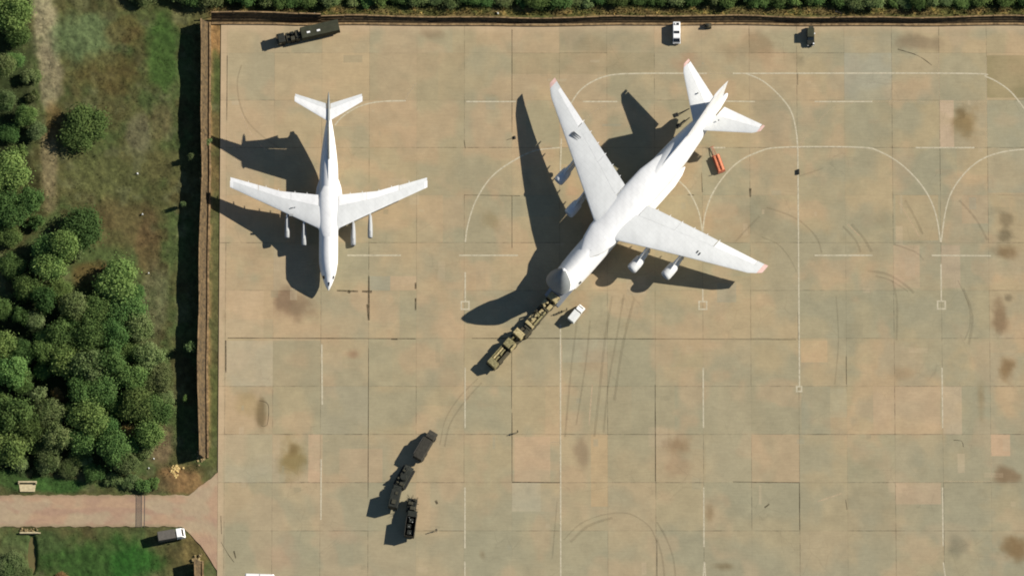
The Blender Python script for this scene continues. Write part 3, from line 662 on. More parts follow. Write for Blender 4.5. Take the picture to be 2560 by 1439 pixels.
cf = [[(-t, 2.5*k*math.cos(2*math.pi*i/28), 6.15+1.25*k2*math.sin(2*math.pi*i/28)) for i in range(28)] for t, k, k2 in ((11.8, .35, .25), (13.2, .8, .6), (15, 1.05, .9), (21, 1.08, .95), (23.8, 1.0, .8), (25.6, .6, .4), (26.6, .2, .15))]
MB(FI).loft(cf).build('wing_box_fairing', m_white, il, True)
# fin, rudder, bullet
def fin(F, base, top, t0, t1, f0, f1, name, mat, parent):
    rings = []
    for i in range(9):
        t = i/8; le = base[0]*(1-t)+top[0]*t; te = base[1]*(1-t)+top[1]*t; z = base[2]*(1-t)+top[2]*t; th = t0*(1-t)+t1*t; r = []
        n = 8
        for k in range(n+1):
            x = f0+(f1-f0)*k/n; h = max(.02, 5*th*(.2969*math.sqrt(x)-.126*x-.3516*x*x+.2843*x**3-.1015*x**4)); r.append((le+(te-le)*x, h, z))
        for k in range(n, -1, -1):
            x = f0+(f1-f0)*k/n; h = max(.02, 5*th*(.2969*math.sqrt(x)-.126*x-.3516*x*x+.2843*x**3-.1015*x**4)); r.append((le+(te-le)*x, -h, z))
        rings.append(r)
    return MB(F).loft(rings).build(name, mat, parent, True)
fn = fin(FI, (-31.6, -42.8, 6.2), (-38.9, -45.4, 14.1), .75, .5, 0, .72, 'fin', m_wing, il)
fin(FI, (-31.4, -42.8, 6.22), (-38.7, -45.4, 14.12), .8, .56, 0, .07, 'leading_edge_shade', m_lead, fn)  # grey strip paints in the dim light along the fin's front
fin(FI, (-31.6, -42.8, 6.2), (-38.9, -45.4, 14.1), .74, .49, .73, 1, 'rudder', m_wing2, fn)
MB(FI).loft([[(-t, r*math.cos(2*math.pi*i/16), 14.3+r*math.sin(2*math.pi*i/16)) for i in range(16)] for t, r in ((38.4, .05), (39.2, .3), (41, .42), (44.5, .36), (46.6, .2), (47.4, .04))]).build('tail_fairing', m_lead, il, True)
MB(FI).prism([(-26.5, 6.7), (-33.5, 6.6), (-33.5, 7.2)], -.12, .12).build('dorsal_fin', m_white, il)
MB(FI).cyl((-43.3, 0, 6.2), (-44.2, 0, 6.25), .4, .3, n=12).build('tail_turret', m_grey, il, True)
for sg in (1, -1): MB(FI).box(-18.4, -17.9, sg*9.5-.5, sg*9.5+.5, 6.53, 6.6).build('fuel_panel', m_seam, il) if sg < 0 else None

# --- large four-engine jet, nose raised, cargo being driven in
C = Vector((37.96, 28.02+.0)); fx, fy = -.664, -.7478
C = Vector(((1384+1920)/2-CX, CY-(192+668)/2))/S; C.y -= 5.5*ST
FA = Frame(C.x+36.6*fx, C.y+36.6*fy, fx, fy)       # origin on the ground below the visor joint; a = -t aft
an = thing('cargo_jet', 'very large white cargo jet parked diagonally at the centre with its nose door raised', 'aeroplane', FA, 'white cargo jets on the apron')
AT = [(0, 5.0, 3.35, 3.5), (2.5, 5.2, 3.55, 3.85), (6, 5.35, 3.65, 4.1), (16, 5.75, 3.65, 4.25), (37, 5.8, 3.65, 4.25), (43, 6.3, 3.3, 3.7), (49, 7.1, 2.65, 2.85), (55, 7.9, 1.75, 1.9), (59.5, 8.4, 1.0, 1.15), (61.6, 8.6, .6, .75), (62.3, 8.7, .2, .3)]
ts = [0, 1, 2.5, 4, 6]+list(np.arange(9, 61, 2.0))+[61.6, 62.3]
rings = [sect(t, *interp(AT, t)[1:], 44, 2.1) for t in ts]
MB(FA).loft(rings, False, True).build('fuselage', m_white, an, True)
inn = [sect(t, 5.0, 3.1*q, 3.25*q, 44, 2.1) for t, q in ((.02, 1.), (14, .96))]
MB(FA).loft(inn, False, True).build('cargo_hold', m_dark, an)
MB(FA).loft([sect(0.0, 5.0, 3.35, 3.5, 44, 2.1), sect(.02, 5.0, 3.1, 3.25, 44, 2.1)], False, False).build('door_seal', m_seam, an)
patch(FA, AT, 1.4, 2.1, R(8), R(20), .06, 'windscreen', m_glass, an); patch(FA, AT, 1.4, 2.1, R(160), R(172), .06, 'windscreen', m_glass, an)
# visor door, hinged on top
VT = [(0, 5.35, 3.34, 3.1), (1.5, 5.1, 3.1, 2.88), (3.2, 4.65, 2.5, 2.4), (5, 4.15, 1.65, 1.65), (6.3, 3.85, .88, .9), (7.1, 3.7, .3, .32), (7.3, 3.65, .06, .06)]
hz, ha = 8.35, .1; th = R(119)
def rot(p):
    a, b, z = p; da, dz = a-ha, z-hz
    return (ha+da*math.cos(th)-dz*math.sin(th), b, hz+da*math.sin(th)+dz*math.cos(th))
vr = []
for t in (0, .7, 1.5, 2.3, 3.2, 4.1, 5, 5.7, 6.3, 6.7, 7.1, 7.2, 7.3):
    vr.append([rot((t+.05, p[1], p[2])) for p in sect(0, *interp(VT, t)[1:], 44, 2.2)])
vis = MB(FA).loft(vr, False, True).build('nose_door', m_white, an, True)
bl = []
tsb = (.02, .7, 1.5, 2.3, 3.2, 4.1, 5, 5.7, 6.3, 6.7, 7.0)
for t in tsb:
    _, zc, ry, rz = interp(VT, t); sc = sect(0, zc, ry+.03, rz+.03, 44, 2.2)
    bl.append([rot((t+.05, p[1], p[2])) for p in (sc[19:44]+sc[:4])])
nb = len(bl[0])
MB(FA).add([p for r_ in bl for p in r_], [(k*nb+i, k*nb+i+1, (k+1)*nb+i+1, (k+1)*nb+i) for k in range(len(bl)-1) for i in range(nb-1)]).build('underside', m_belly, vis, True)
vi = [[rot((t+.05, p[1], p[2])) for p in sect(0, interp(VT, t)[1], interp(VT, t)[2]-.18, interp(VT, t)[3]-.18, 44, 2.2)] for t in (0.02, 1.3, 2.8, 4.2, 5.2)]
MB(FA).loft(vi, False, True).build('door_lining', m_grey, vis, True)
cr = []
A_ = sect(.05, 5.0, 3.33, 3.48, 44, 2.1); B_ = [rot((.02, p[1], p[2])) for p in sect(0, 5.35, 3.3, 3.06, 44, 2.2)]
cv = []; 
for i in range(0, 23):
    for q_ in (0, .5, 1): cv.append(tuple(A_[i][k]*(1-q_)+B_[i][k]*q_ for k in range(3)))
MB(FA).add(cv, [(3*i+j, 3*i+j+1, 3*i+j+4, 3*i+j+3) for i in range(22) for j in range(2)]).build('hinge_cowl', m_white, vis, True)
m_radome = vary('radome_grey', (.30, .34, .36), .05, 1, .5)
# loading ramp
MB(FA).add([(-.2, -2.6, 2.15), (-.2, 2.6, 2.15), (5.4, 2.4, .14), (5.4, -2.4, .14), (-.2, -2.6, 1.85), (-.2, 2.6, 1.85), (5.4, 2.4, .05), (5.4, -2.4, .05)],
           [(0, 1, 2, 3), (7, 6, 5, 4), (0, 4, 5, 1), (1, 5, 6, 2), (2, 6, 7, 3), (3, 7, 4, 0)]).build('loading_ramp', m_grey, an)
def an_st(sg):
    ql = lambda px, py, z: FA.q(px, py, z)
    return None
LEr = FA.q(1538, 601, 9.4); TEr = FA.q(1636, 521.5, 9.4); LEt = FA.q(1891.5, 688, 5.5); TEt = FA.q(1921, 666, 5.5)
LEl = FA.q(1484, 550, 9.4); TEl = FA.q(1567, 470, 9.4); LEm = FA.q(1369, 216, 5.5); TEm = FA.q(1385, 191, 5.5)
print('AN wing', LEr, TEr, LEt, TEt, LEl, TEl, LEm, TEm)
def lp(p, q, b): t = (b-p[1])/(q[1]-p[1]); return p[0]+(q[0]-p[0])*t
for sg in (1, -1):
    le0, te0, le1, te1 = (LEr, TEr, LEt, TEt) if LEr[1]*sg > 0 else (LEl, TEl, LEm, TEm)
    def LE(b): return lp((le0[0], abs(le0[1])), (le1[0], abs(le1[1])), b)
    def TE(b): return lp((te0[0], abs(te0[1])), (te1[0], abs(te1[1])), b)
    bt = 34.6
    def zz(b): return 9.6-4.0*max(0, (b-3.5)/32.0)**1.4
    st = [(sg*b, LE(b), TE(b), zz(b), 1.35-1.0*b/36) for b in (2.2, 8, 14, 20, 27)]+[(sg*33.6, LE(33.6), TE(33.6), zz(33.6), .36), (sg*35.2, LE(33.6)-.95-.5, TE(35.2)-.05, zz(35.2), .22), (sg*36.3, LE(33.6)-2.6, TE(36.3)-.15, zz(36.3), .1)]
    wg = wing_part(FA, st, 0, .70, 'wing', m_wing, an, seg=3)
    wing_part(FA, sub(st, 3.9, 13.0), .703, 1, 'flap', m_wing, wg, seg=3); wing_part(FA, sub(st, 13.05, 22.9), .703, 1, 'flap', m_wing, wg, seg=3)
    wing_part(FA, sub(st, 23.1, 33.5), .703, .985, 'aileron', m_flap, wg, seg=3)
    wing_part(FA, sub(st, 33.55, 36.2), .703, 1, 'tip_edge', m_wing, wg, seg=2)
    wing_part(FA, sub(st, 35.3, 36.28), 0, 1, 'wing_tip', m_red, wg, .012, seg=2)
    wing_part(FA, sub(st, 4.2, 33.2), 0, .05, 'slat', m_wing2, wg, .02, seg=4)
    for b in (6.5, 9.8, 13.1, 16.4, 19.8, 23.1):
        s_ = sub(st, b, 34.0)[0]
        MB(FA).cyl((s_[2]+2.4, s_[0], s_[3]-.42), (s_[2]-.45, s_[0], s_[3]-.32), .26, .08, n=10).build('flap_fairing', m_flap, wg, True)
    for ex, ey, ez in ((1577, 672, 4.6), (1661, 689, 4.35)):
        ea, eb = FA.q(ex, ey, ez+.9); eb = abs(eb)
        s_ = sub(st, eb, 34.0)[0]; nacelle(FA, ea, sg*eb, ez, 6.4, 1.38, wg, s_[1], s_[3], m_wing2)
    tL = FA.q(1776, 326, 9.6), FA.q(1811, 265, 9.6), FA.q(1895, 333, 10.5), FA.q(1914, 315, 10.5)
    tl = lambda k, b: lp((tL[k][0], abs(tL[k][1])), (tL[k+2][0], abs(tL[k+2][1])), b)
    tst = [(sg*.8, tl(0, .8), tl(1, .8), 9.0, .7), (sg*11.7, tl(0, 11.7), tl(1, 11.7), 10.3, .32), (sg*13.0, tl(0, 11.7)-1.7, tl(1, 13.0), 10.45, .14)]
    tp = wing_part(FA, tst, 0, .62, 'tailplane', m_wing2, an); wing_part(FA, sub(tst, 1.8, 12.2), .624, 1, 'elevator', m_flap, tp); wing_part(FA, sub(tst, 12.4, 12.98), 0, 1, 'tail_tip', m_red, tp, .012, seg=2)
    pod = [[(-t, sg*3.1+r*math.cos(2*math.pi*i/20), 1.9+r*.85*math.sin(2*math.pi*i/20)) for i in range(20)] for t, r in ((20, .15), (21.5, 1.0), (24, 1.45), (37, 1.45), (40.5, .9), (42.5, .15))]
    MB(FA).loft(pod).build('gear_fairing', m_white, an, True)
    for k in range(5): bogie(FA, -25.0-2.6*k, sg*3.4, 1.8, .64, an)
    bogie(FA, -3.2, sg*.95, 2.3, .56, an, 'nose_gear')
cf = [[(-t, 4.1*k*math.cos(2*math.pi*i/32), 8.85+1.6*k2*math.sin(2*math.pi*i/32)) for i in range(32)] for t, k, k2 in ((7.5, .4, .3), (10.5, .8, .7), (14, .98, .95), (27, 1.0, 1.0), (33, .95, .85), (38, .7, .5), (42, .3, .15))]
MB(FA).loft(cf).build('wing_box_fairing', m_white, an, True)
fn = fin(FA, (-44.0, -60.0, 9.0), (-56.8, -62.3, 19.8), .95, .5, 0, .66, 'fin', m_white, an); fin(FA, (-44.0, -60.0, 9.0), (-56.8, -62.3, 19.8), .93, .49, .67, 1, 'rudder', m_flap, fn)
MB(FA).prism([(-36.0, 9.9), (-46, 9.3), (-46.5, 11.2)], -.15, .15).build('dorsal_fin', m_white, an)
# small hatch marks on the wings, one framed dark panel on each
def wing_mark(px, py, z, L, Wd, name, parent, mat, frame=False):
    a, b = FA.q(px, py, z)
    if frame:
        for u0, u1, v0, v1 in ((-L, L, -Wd, -Wd+.12), (-L, L, Wd-.12, Wd), (-L, -L+.12, -Wd+.12, Wd-.12), (L-.12, L, -Wd+.12, Wd-.12), (-.06, .06, -Wd+.12, Wd-.12)):
            MB(FA).box(a+u0, a+u1, b+v0, b+v1, z-.25, z+.0).build(name, mat, parent)
    else: MB(FA).box(a-L, a+L, b-Wd, b+Wd, z-.3, z).build(name, mat, parent)

def wtop(px, py):
    z = 7.5
    for _ in range(4): z = zz(abs(FA.q(px, py, z)[1]))+.36
    return z
wing_mark(1440, 340, wtop(1440, 340), .6, 1.25, 'wing_hatch_frame', an, m_hatch, True)
for px, py in ((1743, 629), (1748, 634)): wing_mark(px, py, wtop(px, py)+.03, .36, .13, 'wing_hatch', an, m_dark)
for px, py in ((1712, 232), (1757, 300)): wing_mark(px+40 if px > 1740 else px+33, py, 10.2, .14, .12, 'tail_hatch', an, m_dark)
for v_, u_ in ((-9.6, 19.9), (-9.2, 20.0), (-8.6, 20.1)): MB(FI).box(-u_-.1, -u_+.1, v_-.1, v_+.1, 6.3, 6.62).build('wing_hatch', m_dark, il)
MB(FA).box(-9.2, -8.9, .4, .7, 9.3, 9.62).build('roof_aerial', m_dark, an)

# ------------------------------------------------------------------ vehicles
m_olive = vary('olive_green_paint', (.045, .042, .026), .22, 1.2, .7)
m_olive2 = vary('dark_green_canvas', (.04, .042, .024), .25, .8, .9)
m_dkgreen = vary('black_green_paint', (.018, .02, .015), .3, 1.5, .65)
m_tan = vary('sandy_tan_paint', alb((214, 198, 150)), .2, 2.2, .7, col2=alb((150, 134, 92)))
m_tan2 = vary('dusty_olive_tan_paint', alb((168, 158, 114)), .2, 2.2, .7, col2=alb((112, 104, 70)))
m_khaki = vary('dark_khaki_steel', (.07, .06, .035), .25, 2, .75)  # dark khaki base colour for decks, frames and arms
m_vwhite = vary('white_car_paint', (.82, .82, .80), .03, 1, .35)
m_cream = vary('off_white_tarp', (.66, .67, .64), .06, 1.4, .7)
m_orange = vary('faded_orange_paint', (.62, .20, .10), .2, 1.6, .6)
m_orange2 = vary('brick_red_paint', (.40, .13, .075), .2, 1.6, .6)
m_gtarp = vary('grey_tarp', (.11, .10, .085), .15, 1.5, .85)
m_chassis = vary('chassis_black', (.018, .018, .016), .2, 3, .7)
m_lamp = vary('headlamp_glass', (.8, .8, .78), .03, 3, .2)

def wheels(F, root, xs, hw, r, w_=.32, name='wheel'):
    for a in xs:
        for s_ in (-1, 1):
            o = MB(F).cyl((a, s_*(hw-w_), r), (a, s_*hw, r), r, n=16).build(name, m_tyreb, root)
            MB(F).cyl((a, s_*(hw-.01), r), (a, s_*(hw+.02), r), r*.5, n=12).build('hub', m_chassis, o)
def chassis(F, root, a0, a1, hw=.45, z=.75):
    MB(F).box(a0, a1, -hw, -hw+.14, z, z+.28).box(a0, a1, hw-.14, hw, z, z+.28).box(a0+.2, a0+.4, -hw, hw, z+.01, z+.25).box(a1-.5, a1-.3, -hw, hw, z+.01, z+.25).box((a0+a1)/2, (a0+a1)/2+.2, -hw, hw, z+.01, z+.25).build('chassis', m_chassis, root)
def cab(F, root, a1, L, hw, h0, h1, mat, name='cab'):
    """forward-control cab, nose at a1"""
    a0 = a1-L
    c = MB(F).prism([(a0, h0), (a1, h0), (a1+.02, (h0+h1)/2-.05), (a1-.32, h1-.06), (a1-.5, h1), (a0+.06, h1), (a0, h1-.08)], -hw, hw, .1).build(name, mat, root, bevel=.04)
    MB(F).add([(a1+.045, -hw+.12, (h0+h1)/2), (a1+.045, hw-.12, (h0+h1)/2), (a1-.26, hw-.2, h1-.12), (a1-.26, -hw+.2, h1-.12)], [(0, 1, 2, 3)]).build('windscreen', m_glass, c)
    for s_ in (-1, 1):
        MB(F).box(a1-1.0, a1-.5, s_*hw-.012-.035*0, s_*hw+.012, (h0+h1)/2, h1-.25).build('side_window', m_glass, c)
        MB(F).cyl((a1, s_*(hw-.25), h0+.3), (a1+.05, s_*(hw-.25), h0+.3), .12, n=10).build('headlight', m_lamp, c)
        MB(F).box(a1-.2, a1-.12, s_*(hw+.05)-.12, s_*(hw+.05)+.12, h1-.9, h1-.5).build('mirror', m_chassis, c)
    return c
def VF(px, py, fpx, fpy):      # frame at photo px (ground), heading as a px vector
    return Frame(*mp(px, py), fpx, -fpy)

# covered semi-trailer near the top left, tractor towards lower left
F = VF(768, 84, -165, 37)
r = thing('semi_trailer_truck', 'long dark green lorry with covered trailer and two white roof hatches under the top fence', 'lorry', F)
tr = MB(F).box(-8.1, 2.0, -1.55, 1.55, 1.15, 3.3, .12, .14).build('trailer_body', m_olive2, r, bevel=.06)
for a, b in ((.0, .25), (-2.6, .35)): MB(F).box(a-.42, a+.42, b-.22, b+.22, 3.3, 3.42).build('roof_hatch', m_vwhite, tr)
MB(F).box(-8.0, 1.9, -.06, .06, 3.3, 3.35).build('roof_ridge', m_olive, tr)
chassis(F, r, -8, 8.1); wheels(F, r, (-6.6, -5.3, -4.0, 3.0, 4.3, 6.9), 1.35, .58)
cab(F, r, 8.3, 2.1, 1.25, .8, 2.9, m_dkgreen)
MB(F).box(2.4, 3.5, -1.25, 1.25, 1.1, 2.6, .1, .1).box(4.9, 5.9, -1.2, 1.2, 1.1, 2.3, .1, .1).box(3.7, 4.7, .2, 1.2, 1.1, 2.9).box(3.7, 4.7, -1.2, -.3, 1.1, 2.2).build('equipment_box', m_olive, r, bevel=.04)
MB(F).cyl((4.2, -.6, 2.2), (4.2, -.6, 3.0), .3, n=12).cyl((3.0, .7, 2.6), (3.0, .7, 3.1), .25, n=12).build('air_filter', m_dkgreen, r)

# convoy at the raised nose
u = (FA.f[0], -FA.f[1])                       # nose direction in px
def load_truck(px, py, hx, hy, label, boxes, L, m1, m2, m3, cabL=2.0, wh=(-4.2, -2.8, 2.2, 3.7), extra=None, cab_mat=None, hw=1.5):
    F = VF(px, py, hx, hy); r = thing('military_truck', label, 'lorry', F, 'military vehicles on the apron')
    chassis(F, r, -L/2, L/2, .5, .8); wheels(F, r, wh, hw-.08, .6)
    cab(F, r, L/2, cabL, hw-.1, .9, 2.75, cab_mat or m1)
    for q_ in range(7):
        a_, b_ = random.uniform(-L/2+.4, L/2-cabL-.6), random.uniform(-hw+.3, hw-.5); MB(F).box(a_, a_+random.uniform(.2, .6), b_, b_+random.uniform(.15, .5), 1.32, random.uniform(2.4, 3.0)).build('fitting', random.choice((m2, m3, m_dark)), r)
    MB(F).box(-L/2, L/2-cabL-.15, -hw+.05, hw-.05, 1.18, 1.32).build('deck', m3, r)
    for k, (a0, a1, b0, b1, z0, z1, mi, nm) in enumerate(boxes):
        MB(F).box(a0, a1, b0, b1, z0, z1, .05, .05).build(nm, (m1, m2, m3)[mi], r, bevel=.03)
    if extra: extra(F, r)
    return r
def tubes1(F, r):
    for b, z in ((-.95, 2.0), (-.95, 2.55)): MB(F).cyl((-4.2, b, z), (.2, b, z), .22, n=12).build('launch_tube', m_tan2, r, True)
    MB(F).cyl((-1.0, .9, 1.3), (-1.0, .9, 2.9), .16, n=10).cyl((-1.0, .9, 2.85), (-1.9, .1, 3.1), .09, n=8).build('jib_arm', m_khaki, r)
    for a in (-3.4, -2.2, 1.2, 2.3): MB(F).cyl((a, .2, 2.3), (a, .2, 2.75), .3, n=12).build('drum', m_tan, r)
load_truck(1355, 781, -.664*-1, -.748, 'sandy tan military truck loaded with machinery, closest to the raised nose of the large jet',
  [(-5.2, -4.3, -1.2, 1.25, 1.32, 2.5, 0, 'equipment_box'), (-4.1, -2.4, -.55, 1.35, 1.32, 2.2, 0, 'equipment_box'), (-2.1, -1.2, -.6, .6, 1.32, 2.6, 1, 'equipment_box'), (-1.0, .3, -.55, .4, 1.32, 2.1, 0, 'equipment_box'),
   (.5, 1.0, -1.3, 1.3, 1.32, 2.3, 2, 'cross_frame'), (1.1, 2.7, .5, 1.35, 1.32, 2.7, 0, 'equipment_box'), (1.1, 2.7, -1.3, -.4, 1.32, 2.0, 0, 'equipment_box'), (-3.7, -3.0, .1, .9, 2.2, 2.7, 2, 'engine_cover')], 11.0, m_tan, m_tan2, m_khaki, extra=tubes1)
def pods2(F, r):
    MB(F).cyl((-3.9, .75, 2.0), (-.4, .75, 2.0), .28, n=12).build('launch_tube', m_tan, r, True)
    MB(F).cyl((-3.9, 0.05, 2.0), (-.4, .05, 2.0), .28, n=12).build('launch_tube', m_tan2, r, True)
    MB(F).cyl((.2, -.9, 1.3), (.2, -.9, 3.0), .12, n=8).build('mast', m_khaki, r)
load_truck(1265, 876, .664, -.748, 'dusty olive-tan military truck with square pale cab, farther of two from the raised nose',
  [(-5.8, -4.1, -1.3, 1.3, 1.32, 2.9, 1, 'equipment_box'), (-4.0, -.2, -1.4, -.7, 1.32, 2.4, 2, 'side_locker'), (.3, 2.6, -.9, 1.35, 1.32, 2.7, 1, 'equipment_box'), (.3, 2.4, -1.4, -1.05, 1.32, 3.3, 0, 'side_panel'),
   (-4.0, -.3, 1.1, 1.38, 1.32, 2.5, 1, 'side_rail')], 12.2, m_tan, m_tan2, m_khaki, cabL=2.0, wh=(-4.6, -3.2, 2.2, 4.4), extra=pods2)
# dark load partly on the deck between them (short towed trailer)
F = VF(1313, 832, .664, -.748)
r = thing('cargo_trailer', 'short dark brown trailer between the two tan trucks near the raised nose', 'trailer', F)
MB(F).box(-1.3, 1.5, -1.3, 1.3, .9, 1.9, .05, .05).build('trailer_body', m_khaki, r, bevel=.04); wheels(F, r, (-.5, .6), 1.35, .45)
MB(F).box(1.5, 2.4, -.08, .08, .7, .85).build('drawbar', m_chassis, r)
MB(F).box(-1.0, .6, -1.0, .2, 1.9, 2.5, .1, .1).box(.7, 1.3, -.9, 1.0, 1.9, 2.2).build('load', m_olive, r, bevel=.04)

# dark convoy lower down
F = VF(1064, 1117, 43, -72)
r = thing('military_truck', 'brownish dark truck with rounded cab, first and uppermost of the dark column below the jets', 'lorry', F, 'military vehicles on the apron')
chassis(F, r, -3.9, 4.0); wheels(F, r, (-2.9, -1.6, 2.8), 1.3, .58)
m_dbrown = vary('dark_brown_grey_canvas', (.036, .033, .025), .35, 1.5, .85)
MB(F).prism([(1.9, .8), (4.3, .8), (4.25, 1.5), (3.2, 2.0), (2.9, 2.9), (1.95, 3.0)], -1.2, 1.2, .12).build('cab', m_dbrown, r, bevel=.06)
MB(F).add([(3.24, -.9, 2.05), (3.24, .9, 2.05), (2.96, .85, 2.8), (2.96, -.85, 2.8)], [(0, 1, 2, 3)]).build('windscreen', m_glass, r)
MB(F).box(-4.0, 1.7, -1.3, 1.3, 1.2, 3.3, .05, .12).build('cargo_cover', m_dbrown, r, bevel=.05); MB(F).box(-3.4, 1.5, 1.28, 1.38, 1.3, 3.25).build('side_board', m_gtarp, r)

def clutter(F, r, spec, mat, name='equipment_box'):
    for a0, a1, b0, b1, z0, z1 in spec: MB(F).box(a0, a1, b0, b1, z0, z1, .08, .08).build(name, mat, r, bevel=.04)
F = VF(1012, 1192, 34, -62)
r = thing('tracked_vehicle', 'low black-green tracked vehicle with cluttered top, second in the dark column', 'armoured vehicle', F, 'military vehicles on the apron')
for s_ in (-1, 1): MB(F).prism([(-2.6, .35), (-2.2, .02), (2.3, .02), (2.8, .5), (2.5, .95), (-2.7, .95)], s_*1.45-.22, s_*1.45+.22).build('track', m_chassis, r)
MB(F).prism([(-2.8, .7), (2.6, .7), (3.0, 1.2), (1.8, 1.85), (-2.8, 1.85)], -1.22, 1.22, .1).build('hull', m_dkgreen, r, bevel=.05)
MB(F).cyl((-.4, 0, 1.85), (-.4, 0, 2.6), 1.0, .8, n=18).build('turret', m_dkgreen, r, True)
clutter(F, r, [(-2.6, -1.7, -1.1, .2, 1.85, 2.3), (.9, 1.5, .3, 1.1, 1.85, 2.2), (-1.5, -.9, .7, 1.3, 1.85, 2.5), (-2.4, -1.9, .5, 1.1, 1.85, 2.15)], m_olive)
MB(F).cyl((0.4, 0, 2.25), (2.9, 0, 2.35), .09, n=8).build('gun_barrel', m_dkgreen, r); MB(F).cyl((-2.2, -1.0, 2.2), (-2.2, -1.0, 4.0), .04, n=6).build('aerial', m_chassis, r)
F = VF(990, 1243, 12, -52)
r = thing('box_truck', 'narrow black-green box truck with tall plain body, third in the dark column', 'lorry', F, 'military vehicles on the apron')
chassis(F, r, -3.0, 3.0); wheels(F, r, (-1.9, -.6, 2.1), 1.15, .52); cab(F, r, 3.1, 1.5, 1.1, .75, 2.4, m_dkgreen)
MB(F).box(-3.1, 1.4, -1.2, 1.2, 1.15, 3.7, .03, .05).build('box_body', m_dkgreen, r, bevel=.05)
MB(F).box(-2.3, -1.2, -.5, .5, 3.7, 3.95).build('roof_vent', m_olive, r); MB(F).box(.2, .9, -.6, .1, 3.7, 3.85).build('roof_vent', m_olive, r)
F = VF(1031, 1262, 10, -60)
r = thing('crane_truck', 'ragged black-green vehicle covered in camouflage branches, fourth in the dark column', 'lorry', F, 'military vehicles on the apron')
chassis(F, r, -1.8, 1.9); wheels(F, r, (-1.2, .9), 1.2, .5)
MB(F).box(-1.9, 1.6, -1.25, 1.25, 1.0, 2.1, .15, .15).build('body', m_dkgreen, r, bevel=.08)
clutter(F, r, [(-1.6, -.6, -1.0, .3, 2.1, 2.9), (-.3, .6, -.2, 1.0, 2.1, 2.6), (.8, 1.4, -.9, -.1, 2.1, 2.5)], m_olive)
rb = MB(F)
rr = random.Random(5)
for k in range(46):
    a, b = rr.uniform(-2.0, 2.2), rr.uniform(-1.5, 1.5); rb.cyl((a*.8, b*.8, 1.9), (a*1.05+rr.uniform(-.5, .5), b*1.05+rr.uniform(-.5, .5), rr.uniform(2.3, 3.2)), .05, .02, n=5)
rb.build('camouflage_branches', m_dkgreen, r)
F = VF(1029, 1308, 8, -60)
r = thing('military_truck', 'black-green truck with pale glints on its open bed, last of the dark column', 'lorry', F, 'military vehicles on the apron')
chassis(F, r, -3.4, 3.4); wheels(F, r, (-2.6, -1.3, 2.2), 1.25, .56)
cab(F, r, -3.4+6.6, 1.7, 1.2, .85, 2.7, m_dkgreen)
MB(F).box(-3.6, 1.4, -1.25, -1.17, 1.2, 3.4).box(-3.6, 1.4, 1.17, 1.25, 1.2, 3.4).box(-3.6, -3.52, -1.17, 1.17, 1.2, 3.2).box(1.32, 1.4, -1.17, 1.17, 1.2, 3.4).box(-3.5, 1.3, -1.16, 1.16, 1.2, 1.3).build('bed', m_dbrown, r)
clutter(F, r, [(-3.2, -1.9, -.9, .7, 1.3, 2.9), (-1.6, -.4, -.2, .9, 1.3, 2.7), (-.2, 1.0, -.9, .6, 1.3, 3.0)], m_dkgreen)
clutter(F, r, [(-.1, .1, -.5, -.3, 3.0, 3.1), (.5, .66, .1, .26, 3.0, 3.1), (-1.2, -1.05, .3, .45, 2.7, 2.8), (-2.9, -2.75, -.2, -.05, 2.9, 3.0), (1.0, 1.15, .5, .7, 3.0, 3.1)], m_cream, 'pale_glint')  # small off-white boxes stand in for glints on the load

# cars
def car(F, label, body, roof_h=1.85, L=5.2, hw=.95, kind='van', cat='van', name='parked_van'):
    r = thing(name, label, cat, F)
    if kind == 'van':
        prof = [(-L/2, .35), (L/2-.05, .35), (L/2, .8), (L/2-.25, 1.15), (L/2-1.15, roof_h-.05), (L/2-1.35, roof_h), (-L/2+.12, roof_h), (-L/2, roof_h-.15)]
    else:
        prof = [(-L/2, .4), (L/2-.05, .4), (L/2, .8), (L/2-.3, 1.05), (L/2-1.35, 1.12), (L/2-2.0, roof_h-.03), (L/2-2.3, roof_h), (-L/2+.35, roof_h), (-L/2+.05, 1.2), (-L/2, .8)]
    b = MB(F).prism(prof, -hw, hw, .13).build('body', body, r, bevel=.06)
    wheels(F, r, (-L/2+.95, L/2-.95), hw+.02, .36, .24)
    a0, a1, z0, z1 = (L/2-.32, L/2-1.06, 1.2, roof_h-.13) if kind == 'van' else (L/2-1.36, L/2-1.95, 1.17, roof_h-.09)
    MB(F).add([(a0+.04, -hw+.14, z0), (a0+.04, hw-.14, z0), (a1+.05, hw-.2, z1), (a1+.05, -hw+.2, z1)], [(0, 1, 2, 3)]).build('windscreen', m_glass, b)
    for s_ in (-1, 1):
        MB(F).box(a1-1.3, a1-.15, s_*(hw-.085)-.02, s_*(hw-.085)+.02, roof_h-.6, roof_h-.18).build('side_window', m_glass, b)
        MB(F).box(L/2-.04, L/2+.03, s_*(hw-.25)-.14, s_*(hw-.25)+.14, .7, .88).build('headlight', m_lamp, b)
    return r, b
F = VF(1694, 82, 0, 1)
r, b = car(F, 'white van parked against the top fence, above the tail of the large jet', m_vwhite, 2.0, 5.3, 1.0)
MB(F).box(-1.0+.75, -.45+.75+.1, -.72, .72, 2.0, 2.04).build('sunroof', m_glass, b)
MB(F).box(-2.35, -1.75, -.6, .6, 2.0, 2.05).build('rear_hatch', m_glass, b)
MB(F).box(-2.25, -1.85, -.45, -.1, 2.05, 2.2).build('roof_box', m_vwhite, b)
F = VF(2031, 92, 0, 1)
r, b = car(F, 'black-green jeep with pale lamps parked below the top fence, right of the white van', m_dkgreen, 1.95, 4.3, .95, 'jeep', 'jeep', 'parked_jeep')
MB(F).box(-2.1, .4, -.95, .95, 1.95, 2.25, .15, .1).build('canvas_top', m_olive2, b, bevel=.06)
